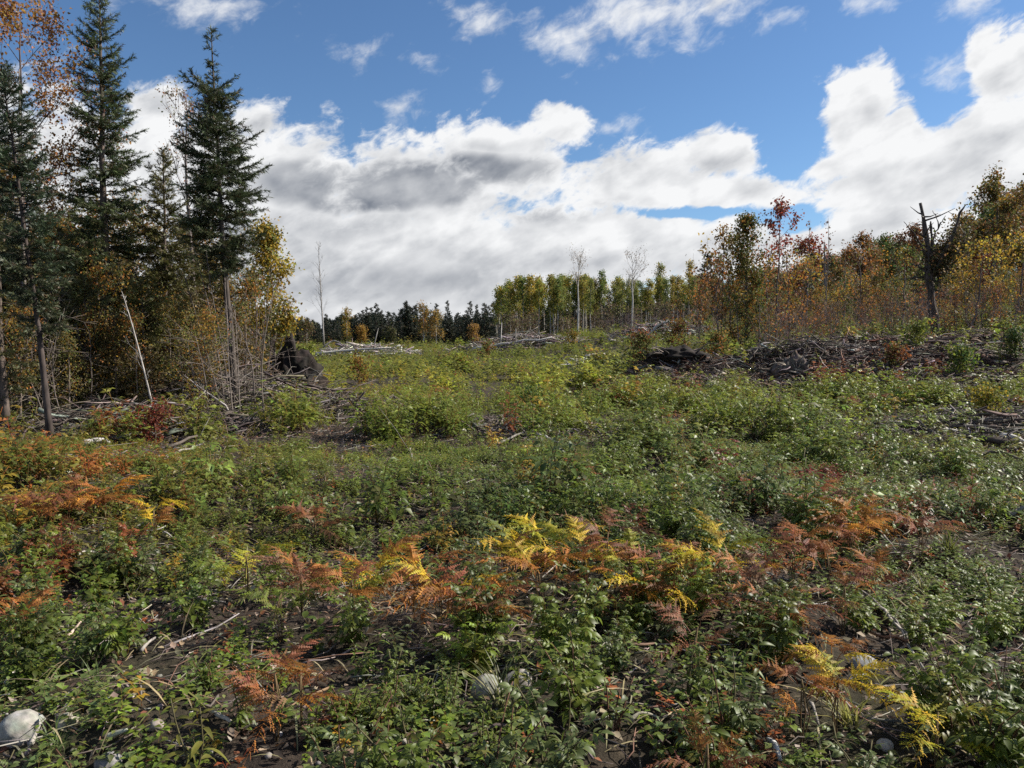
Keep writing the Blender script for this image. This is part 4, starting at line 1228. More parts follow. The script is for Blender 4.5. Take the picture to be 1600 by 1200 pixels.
# ------------------------------------------------------------------ undergrowth
def cane_layout(r, ncane, nleaf, h=1.0, splay=.45, size=.30, upright=False):
    """stems (points) and leaves (directions, ups, positions, sizes) of one plant about h high"""
    stems, P, Dv, U, S = [], [], [], [], []
    for c in range(ncane):
        az = r.uniform(0, 2 * np.pi)
        lean = splay * r.uniform(.3, 1.1)
        hh = h * r.uniform(.6, 1.05)
        s = np.linspace(0, 1, 6)
        pts = np.stack([np.cos(az) * lean * hh * s ** 1.5, np.sin(az) * lean * hh * s ** 1.5, hh * (s - .16 * lean * s ** 3)], 1)
        pts[1:, :2] += np.cumsum(r.normal(0, .02, (5, 2)), 0) * h
        pts[:, :2] += r.normal(0, .05, 2) * h
        pts[0, 2] -= .06
        stems.append(pts)
        ph = r.uniform(0, 6)
        for i in range(nleaf):
            u = .22 + .78 * (i + r.uniform(0, .6)) / nleaf
            p = np.array([np.interp(u, s, pts[:, j]) for j in range(3)])
            a = ph + i * 2.4 + r.normal(0, .3)
            e = np.interp(u, [0, .6, 1], [-.1, .15, .55]) + r.normal(0, .18)
            P.append(p); Dv.append((math.cos(a) * math.cos(e), math.sin(a) * math.cos(e), math.sin(e)))
            U.append((r.normal(0, .25), r.normal(0, .25), 1))
            S.append(size * h * r.uniform(.7, 1.2) * np.interp(u, [0, .4, 1], [.8, 1.1, .6]))
    return stems, np.array(P), np.array(Dv), np.array(U), np.array(S)

STEMC = np.array((1.5, .75, 1.0))
def plant_template(seed, lod, kind):
    r = np.random.default_rng(seed)
    if kind == 'raspberry':
        n = {0: (5, 10), 1: (4, 9), 2: (3, 7)}[lod]
        st, P, D, U, S = cane_layout(r, n[0], n[1], 1, .55, {0: .25, 1: .33, 2: .28}[lod])
        T = [COMP, COMP_LOW, [OVAL_LOW]][lod]
    elif kind == 'weed':
        n = {0: (3, 18), 1: (3, 15), 2: (2, 11)}[lod]
        st, P, D, U, S = cane_layout(r, n[0], n[1], 1, .25, {0: .20, 1: .20, 2: .24}[lod])
        T = [[LANCE], [LANCE_LOW], [LANCE_LOW]][lod]
    else:
        n = {0: (3, 6), 1: (2, 6), 2: (2, 6)}[lod]
        st, P, D, U, S = cane_layout(r, n[0], n[1], 1, .6, {0: .30, 1: .32, 2: .4}[lod])
        T = [[OVAL], [OVAL_LOW], [OVAL_LOW]][lod]
    mb = MB()
    if lod < 2:
        tubes(mb, np.array(st), np.full((len(st), 6), .008) * np.linspace(1, .4, 6), 3, STEMC)
    k = r.integers(0, len(T), len(P))
    for q in range(len(T)):
        m_ = k == q
        mb.put(T[q], frames(D[m_], U[m_], S[m_]), P[m_], jitter((1, 1, 1), m_.sum(), .22, r))
    return mb.arrays()

FERN_ROWS = [(585, 900, .46, ['yellow', 'yellow', 'orange', 'yellow'], 'bright yellow fern fading to orange on one side', 5), (645, 905, .46, ['orange', 'bright orange', 'rusty', 'orange'], 'orange fern next to the bright yellow one', 5),
            (735, 930, .50, ['orange', 'rusty', 'bright orange'], 'orange and rust fern with one upright frond', 5), (760, 965, .40, ['rusty', 'brown', 'orange'], 'rust coloured fern in front of the upright orange one', 5),
            (800, 860, .55, ['yellow green', 'yellow', 'green'], 'arching yellow green fern behind the orange ones', 6), (850, 850, .50, ['yellow green', 'green', 'yellow'], 'second arching yellow green fern with long fronds', 5),
            (790, 870, .42, ['rusty', 'brown'], 'rusty fern under the arching yellow green fronds', 4), (915, 870, .5, ['yellow', 'orange', 'rusty'], 'gold and rust fern in the middle of the broad brown patch', 3), (950, 845, .45, ['brown', 'rusty'], 'brown fern behind the gold and rust one in the broad patch', 2),
            (885, 880, .4, ['orange', 'yellow'], 'small orange yellow fern beside the broad rust patch', 4), (1020, 905, .46, ['orange', 'yellow', 'rusty'], 'orange fern with a yellow crown', 6), (1050, 880, .40, ['orange', 'rusty'], 'orange fern touching the yellow crowned one', 4),
            (1122, 880, .50, ['yellow', 'yellow', 'yellow green'], 'lone bright yellow fern standing upright', 4), (1345, 830, .52, ['bright orange', 'bright orange', 'orange'], 'brightest orange fern by the dark hollow', 7), (1330, 840, .42, ['rusty', 'orange'], 'rust fern under the brightest orange one', 5),
            (1242, 860, .46, ['rusty', 'rusty', 'orange'], 'wide rust fern left of the hollow', 3), (1292, 880, .40, ['orange', 'rusty'], 'orange fern low on the rim of the hollow', 4), (1365, 895, .30, ['orange', 'rusty'], 'small orange fern beyond the rim of the hollow', 4),
            (1440, 840, .48, ['brown', 'rusty', 'rusty'], 'brown red fern at the edge of the churned ground', 3), (1200, 950, .46, ['rusty', 'brown', 'orange'], 'rust brown fern above the yellow weeds', 6), (1230, 975, .36, ['orange', 'rusty'], 'small orange fern under the rust brown one', 4),
            (1252, 1085, .40, ['bright orange', 'orange', 'rusty'], 'orange fern above the white stick', 6), (1300, 1035, .34, ['yellow', 'orange'], 'yellow orange fern beside the flat grey stone', 4), (1310, 1090, .36, ['yellow green', 'yellow'], 'yellow green fern below the flat grey stone', 4),
            (1465, 1140, .42, ['yellow green', 'yellow', 'yellow green'], 'bright lime yellow fern near the bottom edge', 5), (430, 1080, .40, ['orange', 'orange', 'rusty'], 'orange fern alone on the dark soil', 6), (470, 1065, .34, ['rusty', 'brown'], 'rusty fern leaning on the lone orange one', 3),
            (470, 910, .45, ['rusty', 'brown', 'orange'], 'rust brown fern among green weeds', 6), (385, 885, .46, ['green', 'yellow green'], 'upright olive green fern among dark weeds', 5), (440, 945, .44, ['green', 'green'], 'green fern with drooping fronds', 5),
            (985, 885, .42, ['yellow green', 'green'], 'green yellow fern before the rust patch', 4), (22, 955, .42, ['orange', 'rusty'], 'orange fern cut by the picture edge', 5), (492, 820, .48, ['brown', 'rusty'], 'brown fern standing tall in the olive weeds', 5),
            (1105, 1190, .32, ['rusty', 'orange'], 'rusty low fern at the bottom edge', 5), (1090, 1000, .4, ['brown', 'rusty'], 'brown fern hidden between bluish leaves', 4), (1175, 905, .38, ['rusty', 'orange'], 'rust fern between the yellow one and the wide one', 5),
            (1280, 770, .5, ['rusty', 'brown'], 'dark red brown fern in the green midfield', 5), (60, 780, .55, ['orange', 'rusty', 'brown'], 'orange fern within the large rusty patch, first', 6), (110, 775, .55, ['rusty', 'orange'], 'rust fern within the large rusty patch, middle', 6),
            (165, 770, .55, ['orange', 'bright orange'], 'bright orange fern ending the large rusty patch', 6), (1335, 625, .42, ['rusty', 'brown'], 'rust brown fern on the bank below the slash', 6), (1375, 620, .42, ['brown', 'rusty'], 'rusty fern on the bank beside the brown one', 6),
            (1320, 935, .34, ['rusty', 'orange'], 'small rusty fern near the long bowed stick', 3), (240, 790, .45, ['yellow', 'orange'], 'yellow orange fern next to the large rusty patch', 4),
            (690, 930, .44, ['orange', 'yellow', 'bright orange'], 'golden orange fern between the yellow and the upright one', 5), (840, 905, .46, ['bright orange', 'orange', 'yellow'], 'glowing orange fern right of the upright one', 3), (975, 920, .44, ['orange', 'bright orange', 'rusty'], 'orange fern left of the yellow crowned one', 2),
            (880, 840, .46, ['yellow', 'yellow green', 'orange'], 'yellow fern behind the small orange yellow one', 3), (1075, 925, .4, ['orange', 'yellow', 'brown'], 'orange and brown fern in front of the lone yellow one', 5), (550, 925, .40, ['orange', 'yellow green', 'rusty'], 'dull orange fern left below the bright yellow one', 5)]
FERN_AT = [ground_at(px, py, .20 if py > 800 else .3) for px, py, *_ in FERN_ROWS]
STONESPOT = [(g[0], g[1] - .10, .20) for g in (ground_at(35, 1150), ground_at(785, 1082), ground_at(1350, 1046))]
FERNSPOT = [(g[0], g[1] - .12, .24 if g[1] < 7 else .4) for g in FERN_AT]

BARE = []
for px, py, rx, ry, w in [(150, 1085, .75, .55, .85), (330, 1060, .5, .5, .8), (300, 975, .7, .5, .55), (60, 1120, .5, .4, .9), (1430, 890, .7, .8, .8), (1560, 690, 2.4, 2.6, .85), (1345, 1080, .55, .45, .75), (800, 690, 1.5, .9, .6), (650, 785, .8, .6, .7),
                          (450, 985, .5, .35, .6), (1130, 600, 3.0, 1.3, .85), (1230, 590, 3.2, 1.6, .85), (1340, 560, 3.5, 2.2, .85), (1480, 590, 3.0, 1.6, .7), (200, 695, 2.0, .8, .5), (1150, 1120, .6, .3, .6), (690, 965, .35, .3, .7), (1560, 860, .8, .8, .7), (110, 890, .8, .6, .6), (560, 930, .5, .4, .5), (1010, 960, .3, .3, .5)]:
    g = ground_at(px, py)
    BARE.append((g[0], g[1], rx, ry, w))
BARE += [(6.3, 22.8, 2.8, 3.0, .90), (10.5, 23.2, 3.2, 3.6, .88), (14.8, 22.0, 3.2, 3.0, .80), (11.5, 27, 4.5, 2.5, .9), (9.6, 12.6, 2.2, 2.6, .8)]
def cover(x, y):
    d = np.ones_like(x)
    for bx, by, rx, ry, w in BARE:
        d *= 1 - w * np.exp(-((x - bx) / rx) ** 2 - ((y - by) / ry) ** 2)
    d *= np.clip(  .86 + .6 * vnoise(x, y, 5.5) + 1.4 * vnoise(x, y, 2.2) + 2.0 * vnoise(x, y, .75), .05, 1.2)
    for fx, fy, fr in FERNSPOT + [(-5.6, 11.7, .7)] + STONESPOT:
        d *= 1 - .85 * np.exp(-((x - fx) ** 2 + (y - fy) ** 2) / fr ** 2)
    d *= 1 - .8 * sst(-.33, -.42, x / np.maximum(y, 1)) * sst(12.5, 15, y)
    return np.clip(d, 0, 1)

C_DEEP = np.array((0.098, .134, .018)); C_BLUE = np.array((0.104, .134, .038)); C_MID = np.array((0.122, .158, .019)); C_LIME = np.array((0.165, .19, .022)); C_OLIVE = np.array((0.15, .145, .026))
C_GOLD = np.array((0.26, .17, .022)); C_RUST = np.array((0.20, .065, .020)); C_RED = np.array((0.16, .03, .02))
PATCH = []      # patches where leaves have turned, picked out from the photograph
for px, py, rx, ry, c, w in [(120, 740, 1.1, .8, np.array((.26, .095, .022)), .6), (60, 800, .7, .5, C_GOLD, .5), (1340, 600, 1.5, .8, C_RUST, .8), (480, 800, .3, .3, C_RUST, .4), (1275, 748, .5, .4, C_RED, .85), (610, 600, 5, 4, np.array((.25, .22, .022)), .7), (480, 630, 3.5, 3, C_GOLD, .4), (850, 620, 6, 3, np.array((.215, .225, .022)), .65),
                             (1120, 560, 2.5, 2.0, C_OLIVE, .7), (1180, 880, .6, .3, C_RUST, .3), (740, 905, .35, .3, C_RUST, .5), (1130, 1170, .4, .2, C_RUST, .6), (30, 930, .35, .3, C_RUST, .7), (1500, 700, 1.0, 1.0, C_OLIVE, .7), (1430, 810, .5, .35, C_RUST, .7),
                             (820, 590, 4, 2.5, C_OLIVE, .5), (330, 880, .4, .4, C_GOLD, .45), (1210, 790, .5, .35, C_RED, .5), (900, 850, .4, .3, C_GOLD, .3)]:
    g = ground_at(px, py)
    PATCH.append((g[0], g[1], rx, ry, c, w))
def hue(x, y, r):
    n = len(x)
    a = vnoise(x, y, 3.0) + .6 * vnoise(x, y, .9)
    f = sst(6.0, 15, y + 3 * a)
    base = np.where((r.random(n) < .45)[:, None], C_BLUE, C_DEEP) * (1 - f)[:, None] + np.where((r.random(n) < .42)[:, None], C_LIME, C_MID) * f[:, None]
    g = sst(15, 30, y)[:, None] * .75
    base = base * (1 - g) + np.where((r.random(n) < .5)[:, None], C_OLIVE, C_LIME * .9) * g
    lf = (sst(-.05, -.45, x / np.maximum(y, 1)) * sst(4, 7, y) * .6)[:, None]
    base = base * (1 - lf) + np.where((r.random(n) < .6)[:, None], C_OLIVE, np.where((r.random(n) < .5)[:, None], C_GOLD * .8, C_MID)) * lf
    q = r.random(n)
    turned = q < .04 + .07 * sst(.1, .4, vnoise(x, y, 1.7))
    base[turned] = np.where((r.random(turned.sum()) < .5)[:, None], C_RUST, C_GOLD)
    for bx, by, rx, ry, c, w in PATCH:
        pr = w * np.exp(-((x - bx) / rx) ** 2 - ((y - by) / ry) ** 2)
        sel = r.random(n) < pr
        base[sel] = c
    return base * np.exp(r.normal(0, .16, (n, 1)))

def positions(y0, y1, dens, r, margin=.80):
    n = int((y1 ** 2 - y0 ** 2) * margin * dens)
    y = np.sqrt(r.uniform(y0 ** 2, y1 ** 2, n))
    x = r.uniform(-margin, margin, n) * y
    keep = r.random(n) < cover(x, y)
    return x[keep], y[keep]

def height_at(x, y, r):
    return np.clip(.38 + .6 * vnoise(x, y, 1.25) + .22 * vnoise(x, y, 4.0) + .5 * vnoise(x, y, .7), .17, .64) * np.exp(r.normal(0, .18, len(x)))

NEAR = 6.2
def undergrowth():
    r = np.random.default_rng(400)
    mb = MB(); mb2 = MB(); mb3 = MB()
    for (y0, y1, dens, lod, mbx) in [(NEAR, 12, 16, 1, mb), (12, 24, 12, 1, mb), (24, 42, 8, 2, mb2), (42, 80, 3.6, 2, mb3), (80, 135, 1.0, 2, mb3)]:
        x, y = positions(y0, y1, dens, r)
        h = height_at(x, y, r) * (.95 if y1 < 13 else 1.15 if y1 < 40 else 1.25)
        c = hue(x, y, r)
        kind = r.random(len(x))
        for kd, lo, hi in [('raspberry', 0, .58), ('weed', .58, .86), ('seedling', .86, 1.01)]:
            for v in range(5):
                sel = (kind >= lo) & (kind < hi) & (np.arange(len(x)) % 5 == v)
                k = sel.sum()
                if not k: continue
                az = r.uniform(0, 2 * np.pi, k)
                d = np.stack([np.cos(az), np.sin(az), r.normal(0, .08, k)], 1)
                s = h[sel] * {'raspberry': 1, 'weed': 1.1, 'seedling': .6}[kd]
                if y0 >= 24: s = s * (1.15 if y0 < 80 else 1.9)
                R = frames(d, np.array([0, 0, 1.0]) + r.normal(0, .08, (k, 3)), s)
                cc = c[sel] * (np.array([.75, .85, 1.0]) if kd == 'weed' and y0 < 12 else 1)
                mbx.put(plant_template(410 + v + int(lo * 100), lod, kd), R, np.stack([x[sel], y[sel], H(x[sel], y[sel]) - .01], 1), cc)
    tag(mb.build('undergrowth', M_LEAF), 'dense green and yellowing raspberry canes and weeds covering the clearing', kind='stuff')
    tag(mb2.build('undergrowth', M_LEAF), 'yellow green low plants covering the middle of the field', kind='stuff')
    tag(mb3.build('undergrowth', M_LEAF), 'olive low plants covering the far field', kind='stuff')
    # seedlings, creeping leaves and dead leaves close to the ground
    lc = MB()
    n = 26000
    y = np.sqrt(r.uniform(2.0 ** 2, 12 ** 2, n)); x = r.uniform(-.8, .8, n) * y
    k = r.random(n) < np.clip(.25 + 2.0 * vnoise(x, y, .55) + .4 * cover(x, y), 0, 1)
    for sx, sy, sr in STONESPOT:
        k &= (x - sx) ** 2 + (y - sy) ** 2 > sr ** 2
    x, y = x[k], y[k]; n = len(x)
    for v in range(3):
        sel = np.arange(n) % 3 == v
        az = r.uniform(0, 6.28, sel.sum())
        tm = plant_template(470 + v, 1, 'seedling')
        lc.put(tm, frames(np.stack([np.cos(az), np.sin(az), az * 0], 1), (0, 0, 1), r.uniform(.06, .16, sel.sum())), np.stack([x[sel], y[sel], H(x[sel], y[sel])], 1), hue(x[sel], y[sel], r) * 1.15)
    tag(lc.build('low_seedlings', M_LEAF), 'tiny seedlings and creeping leaves close to the soil', kind='stuff')
    ll = MB()
    n = 34000
    y = np.sqrt(r.uniform(2.0 ** 2, 14 ** 2, n)); x = r.uniform(-.8, .8, n) * y
    d = unit(rand_dirs(n, r) * [1, 1, .35])
    ll.put(leaf(1, .6, 2, .5, -.35, .5), frames(d, rand_dirs(n, r) * .5 + [0, 0, 1], r.uniform(.02, .06, n)), np.stack([x, y, H(x, y) + r.uniform(.003, .02, n)], 1),
           palette([(0.13, .085, .055), (0.22, .17, .12), (0.17, .07, .035), (0.06, .045, .035), (0.30, .26, .20)], [4, 3, 2, 3, 1], n, r))
    tag(ll.build('dead_leaves', M_LITTER), 'brown dead leaves littering the dark soil', kind='stuff')
    tw = MB()
    n = 13000
    y = np.sqrt(r.uniform(2.0 ** 2, 16 ** 2, n)); x = r.uniform(-.8, .8, n) * y
    az = r.uniform(0, 6.28, n); l = np.exp(r.normal(-1.7, .6, n))
    d = np.stack([np.cos(az), np.sin(az), r.normal(0, .12, n)], 1)
    P = np.stack([x, y, H(x, y) + r.uniform(.005, .05, n)], 1)[:, None] + d[:, None] * (l[:, None] * np.linspace(-.5, .5, 4))[..., None]
    P[:, 1:3] += r.normal(0, .05, (n, 2, 3)) * l[:, None, None]
    tubes(tw, P, (.0035 * np.exp(r.normal(0, .4, n)))[:, None] * np.array([1, .9, .8, .5]), 3, palette([(0.19, .16, .14), (0.09, .07, .06), (0.34, .31, .27), (0.2, .12, .08)], [4, 4, 1.3, 2], n, r))
    tag(tw.build('twig_litter', M_TWIG, None, True), 'grey and brown twigs littering the soil', kind='stuff')

def straw():
    r = np.random.default_rng(480)
    n = 2600
    y = np.sqrt(r.uniform(2.1 ** 2, 9 ** 2, n)); x = r.uniform(-.8, .8, n) * y
    az = r.uniform(0, 6.28, n); e = np.abs(r.normal(.15, .35, n))
    d = np.stack([np.cos(az) * np.cos(e), np.sin(az) * np.cos(e), np.sin(e)], 1)
    mb = MB().put(leaf(1, .03, 4, .2, .3, .3), frames(d, (0, 0, 1), r.uniform(.10, .30, n)), np.stack([x, y, H(x, y) + r.uniform(.01, .06, n)], 1), palette([(0.34, .29, .16), (0.24, .2, .12), (0.16, .16, .05)], [3, 3, 2], n, r))
    tag(mb.build('dry_straw', M_LITTER), 'dry straw coloured grass blades lying among the plants', kind='stuff')
straw()

def where(x, y):
    """a phrase for the part of the foreground that a plant stands in"""
    px = 800 + FPX * x / y
    for lim, t in ((260, 'on the stony soil'), (520, 'near the orange fern on the soil'), (760, 'in the lush clump before the boulders'), (1000, 'beside and behind the two boulders'), (1240, 'between the rusty ferns'), (1420, 'round the flat grey stone')):
        if px < lim:
            return t
    return 'by the dark hollow and churned ground'

def near_plants():
    r = np.random.default_rng(500)
    leafmeshes = {}
    COLS = [C_DEEP, C_BLUE, C_MID, C_LIME * .85, C_OLIVE, C_RUST]
    def leafmesh(kind, v, c):
        key = (kind, v, c)
        if key not in leafmeshes:
            t = {'raspberry_plant': COMP[v % len(COMP)], 'leafy_weed': LANCE if v % 2 else leaf(1, .26, 5, .35, .65, .45), 'seedling': OVAL if v % 2 else leaf(1, .55, 4, .3, .45, .5)}[kind]
            vv, f, s = t
            leafmeshes[key] = MB().add(vv, f, s * jitter(COLS[c], len(vv), .04, r)).mesh('leaf', M_LEAF)
        return leafmeshes[key]
    x, y = positions(2.35, NEAR, 20, r, .74)
    # the lush clump in front and other tall plants picked out from the photograph
    ex = [(560, 1150, 8, .22), (640, 1130, 5, .16), (480, 1160, 4, .2), (850, 1170, 4, .16), (1080, 960, 5, .22), (920, 1010, 4, .2), (1200, 1000, 4, .16), (1500, 1010, 5, .25), (1470, 1130, 2, .12), (740, 1040, 3, .12), (1570, 1160, 4, .2), (60, 940, 4, .2), (300, 985, 1, .05), (1290, 840, 4, .25)]
    for px, py, k, s in ex:
        g = ground_at(px, py)
        x = np.append(x, g[0] + r.normal(0, s, k)); y = np.append(y, np.maximum(2.3, g[1] + r.normal(0, s, k)))
    nex = sum(e[2] for e in ex)
    o = np.argsort(y)
    lush = (np.arange(len(x)) >= len(x) - nex)[o]
    x, y = x[o], y[o]
    h = height_at(x, y, r) * np.where(lush, .85, .60) + lush * .05
    hc = hue(x, y, r)
    hc[lush & (r.random(len(x)) < .6)] = C_MID * .95
    z = H(x, y)
    n_parts = 0
    protos = {}
    for i in range(len(x)):
        q = r.random()
        if lush[i]: q *= .7
        kind = 'raspberry_plant' if q < .56 else 'leafy_weed' if q < .82 else 'seedling'
        c = int(np.argmin([np.linalg.norm(hc[i] / np.linalg.norm(hc[i]) - cc / np.linalg.norm(cc)) + .35 * abs(math.log(hc[i].sum() / cc.sum())) for cc in COLS]))
        if c == 5 and (kind == 'leafy_weed' or y[i] < 4.2): c = 4
        cname = ['dark green', 'bluish green', 'fresh green', 'yellow green', 'olive', 'rusty'][c]
        kname = {'raspberry_plant': 'raspberry plant', 'leafy_weed': 'upright narrow leaved weed', 'seedling': 'low oval leaved plant'}[kind]
        lb = f'{"tall" if h[i] > .42 else "small" if h[i] < .24 else "knee high"} {cname} {kname}'
        grp = f'{cname} {kind.replace("_", " ")}s {where(x[i], y[i])}'
        hh = float(h[i]) * {'raspberry_plant': 1, 'leafy_weed': 1.05, 'seedling': .6}[kind]
        hh = min(hh, .40)
        if y[i] < 3.7 and n_parts < 2600:      # nearest plants: every leaf on its own
            rr = np.random.default_rng(int(r.integers(1 << 30)))
            if kind == 'raspberry_plant': st, P, D, U, S = cane_layout(rr, int(rr.integers(3, 6)), int(rr.integers(8, 12)), hh, .55, .25)
            elif kind == 'leafy_weed': st, P, D, U, S = cane_layout(rr, int(rr.integers(1, 4)), int(rr.integers(13, 19)), hh, .25, .21)
            else: st, P, D, U, S = cane_layout(rr, int(rr.integers(1, 4)), int(rr.integers(4, 8)), hh, .6, .30)
            root = empty(kind, (x[i], y[i], z[i]), lb, 'plant', grp)
            mb = MB(); tubes(mb, np.array(st), np.full((len(st), 6), .0045) * np.linspace(1, .45, 6), 4, (0.10, .085, .04) if rr.random() < .5 else (0.12, .06, .035))
            mb.build('stem', M_TWIG, root, True)
            R = frames(D, U, S)
            from mathutils import Matrix
            for k in range(len(P)):
                lf = link('leaf', leafmesh(kind, int(rr.integers(0, 6)), c if rr.random() < .93 else (4 if c != 5 else 5)), root)
                M4 = np.eye(4); M4[:3, :3] = R[k]; M4[:3, 3] = P[k]
                lf.matrix_local = Matrix(M4.tolist())
            n_parts += len(P)
        else:
            key = (kind, c, i % 3)
            if key not in protos:
                v, f, s = plant_template(520 + 7 * (i % 3) + len(kind), 0, kind)
                nst = {'raspberry_plant': 4, 'leafy_weed': 3, 'seedling': 3}[kind] if False else None
                protos[key] = MB().add(v, f, s * COLS[c]).mesh('foliage', M_LEAF)
            ob = link(kind, protos[key])
            ob.location = (x[i], y[i], z[i]); ob.rotation_euler = (r.normal(0, .08), r.normal(0, .08), r.uniform(0, 6.28))
            s_ = hh
            ob.scale = (s_, s_, s_ * r.uniform(.85, 1.15))
            tag(ob, lb, 'plant', grp)

def plant_template_fix(kind):
    return {'raspberry_plant': 'raspberry', 'leafy_weed': 'weed', 'seedling': 'seedling'}.get(kind, kind)
_pt = plant_template
plant_template = lambda seed, lod, kind: _pt(seed, lod, plant_template_fix(kind))

# ------------------------------------------------------------------ ferns, bushes, grass
def frond(seed, n=17, droop=.45):
    r = np.random.default_rng(seed)
    it = []
    zf = lambda y: .18 * math.sin(y * 2.2) - droop * y * y
    V, F, S = [], [], []
    ys = np.linspace(0, 1, 8)
    for i, yv in enumerate(ys):
        w = .008 * (1.1 - yv)
        V += [(-w, yv, zf(yv)), (w, yv, zf(yv))]; S += [(.7, .6, .6)] * 2
        if i: F += [(2 * i - 2, 2 * i - 1, 2 * i + 1), (2 * i - 2, 2 * i + 1, 2 * i)]
    it.append((np.array(V), np.array(F), np.array(S)))
    for i in range(n):
        yv = .2 + .78 * i / n
        hue_ = np.array([1, r.uniform(.75, 1.1), r.uniform(.7, 1.3)]) * r.uniform(.55, 1.2)
        L = .30 * math.sin(min(1, (1 - yv) * 1.35 + .08) * math.pi / 2) * r.uniform(.85, 1.1)
        slope = (zf(yv + .02) - zf(yv)) / .02
        for sg in (-1, 1):
            if r.random() < .14:
                continue
            # pinna with toothed lobes
            k = 7
            V, F = [], []
            t = np.linspace(0, 1, k)
            bend = -.22 * r.uniform(.4, 1.6)
            for j in range(k):
                V.append((0, t[j] * L, bend * L * t[j] ** 2))
            for j in range(k - 1):
                w = L * .17 * (1.05 - t[j])
                for s2 in (-1, 1):
                    V.append((s2 * w, (t[j] + .5 / k) * L + w * .35, bend * L * t[j] ** 2 + r.normal(0, .02) * L))
                    F.append((j, j + 1, len(V) - 1) if s2 > 0 else (j + 1, j, len(V) - 1))
            tm = (np.array(V), np.array(F), np.ones((len(V), 3)) * r.uniform(.75, 1.2) * hue_)
            it.append(moved(tm, -sg * r.uniform(.85, 1.35), math.atan(slope) * .5 + r.normal(-.1, .3), (0, yv, zf(yv))))
    return merge(it)
FRONDS = [frond(i, droop=d) for i, d in enumerate((.35, .6, .9, 1.2, .7))]

def ferns():
    r = np.random.default_rng(600)
    FC = {'orange': (0.36, .155, .035), 'rusty': (0.25, .098, .04), 'yellow': (0.58, .43, .03), 'green': (0.12, .16, .02), 'brown': (0.22, .12, .06), 'bright orange': (0.46, .20, .025), 'yellow green': (0.30, .30, .025)}
    meshes = {}
    def fm(c, v):
        if (c, v) not in meshes:
            vv, f, s = FRONDS[v]
            meshes[(c, v)] = MB().add(vv, f, s * jitter(FC[c], len(vv), .10, r)).mesh('frond', M_FERN)
        return meshes[(c, v)]
    rows = FERN_ROWS
    from mathutils import Matrix
    for (px, py, L, cs, lb, nf), g in zip(rows, FERN_AT):
        lift = .26 if g[1] < 9 else .36
        L *= .54 if g[1] < 4.0 else .70 if g[1] < 7 else .68
        root = empty('fern', g, lb, 'fern')
        a0 = r.uniform(0, 6)
        for k in range(nf + 2):
            az = a0 + k * 2 * math.pi / (nf + 2) + r.normal(0, .35)
            e = r.uniform(.35, 1.05)
            d = np.array([math.cos(az) * math.cos(e), math.sin(az) * math.cos(e), math.sin(e)])
            s = L * r.uniform(.8, 1.25)
            R = frames(d[None], np.array([[r.normal(0, .2), r.normal(0, .2), 1]]), s)[0]
            M4 = np.eye(4); M4[:3, :3] = R; M4[:3, 3] = (math.cos(az) * .03, math.sin(az) * .03, lift * r.uniform(.4, 1.0))
            f = link('frond', fm(cs[k % len(cs)], int(r.integers(0, 5))), root)
            f.matrix_local = Matrix(M4.tolist())
        mb = MB()
        st = np.array([[(0, 0, -.05), (r.normal(0, .02), r.normal(0, .02), lift * .5), (0, 0, lift)] for _ in range(3)])
        tubes(mb, st, np.full((3, 3), .0028), 4, (0.13, .085, .04))
        mb.build('stalk', M_TWIG, root, True)

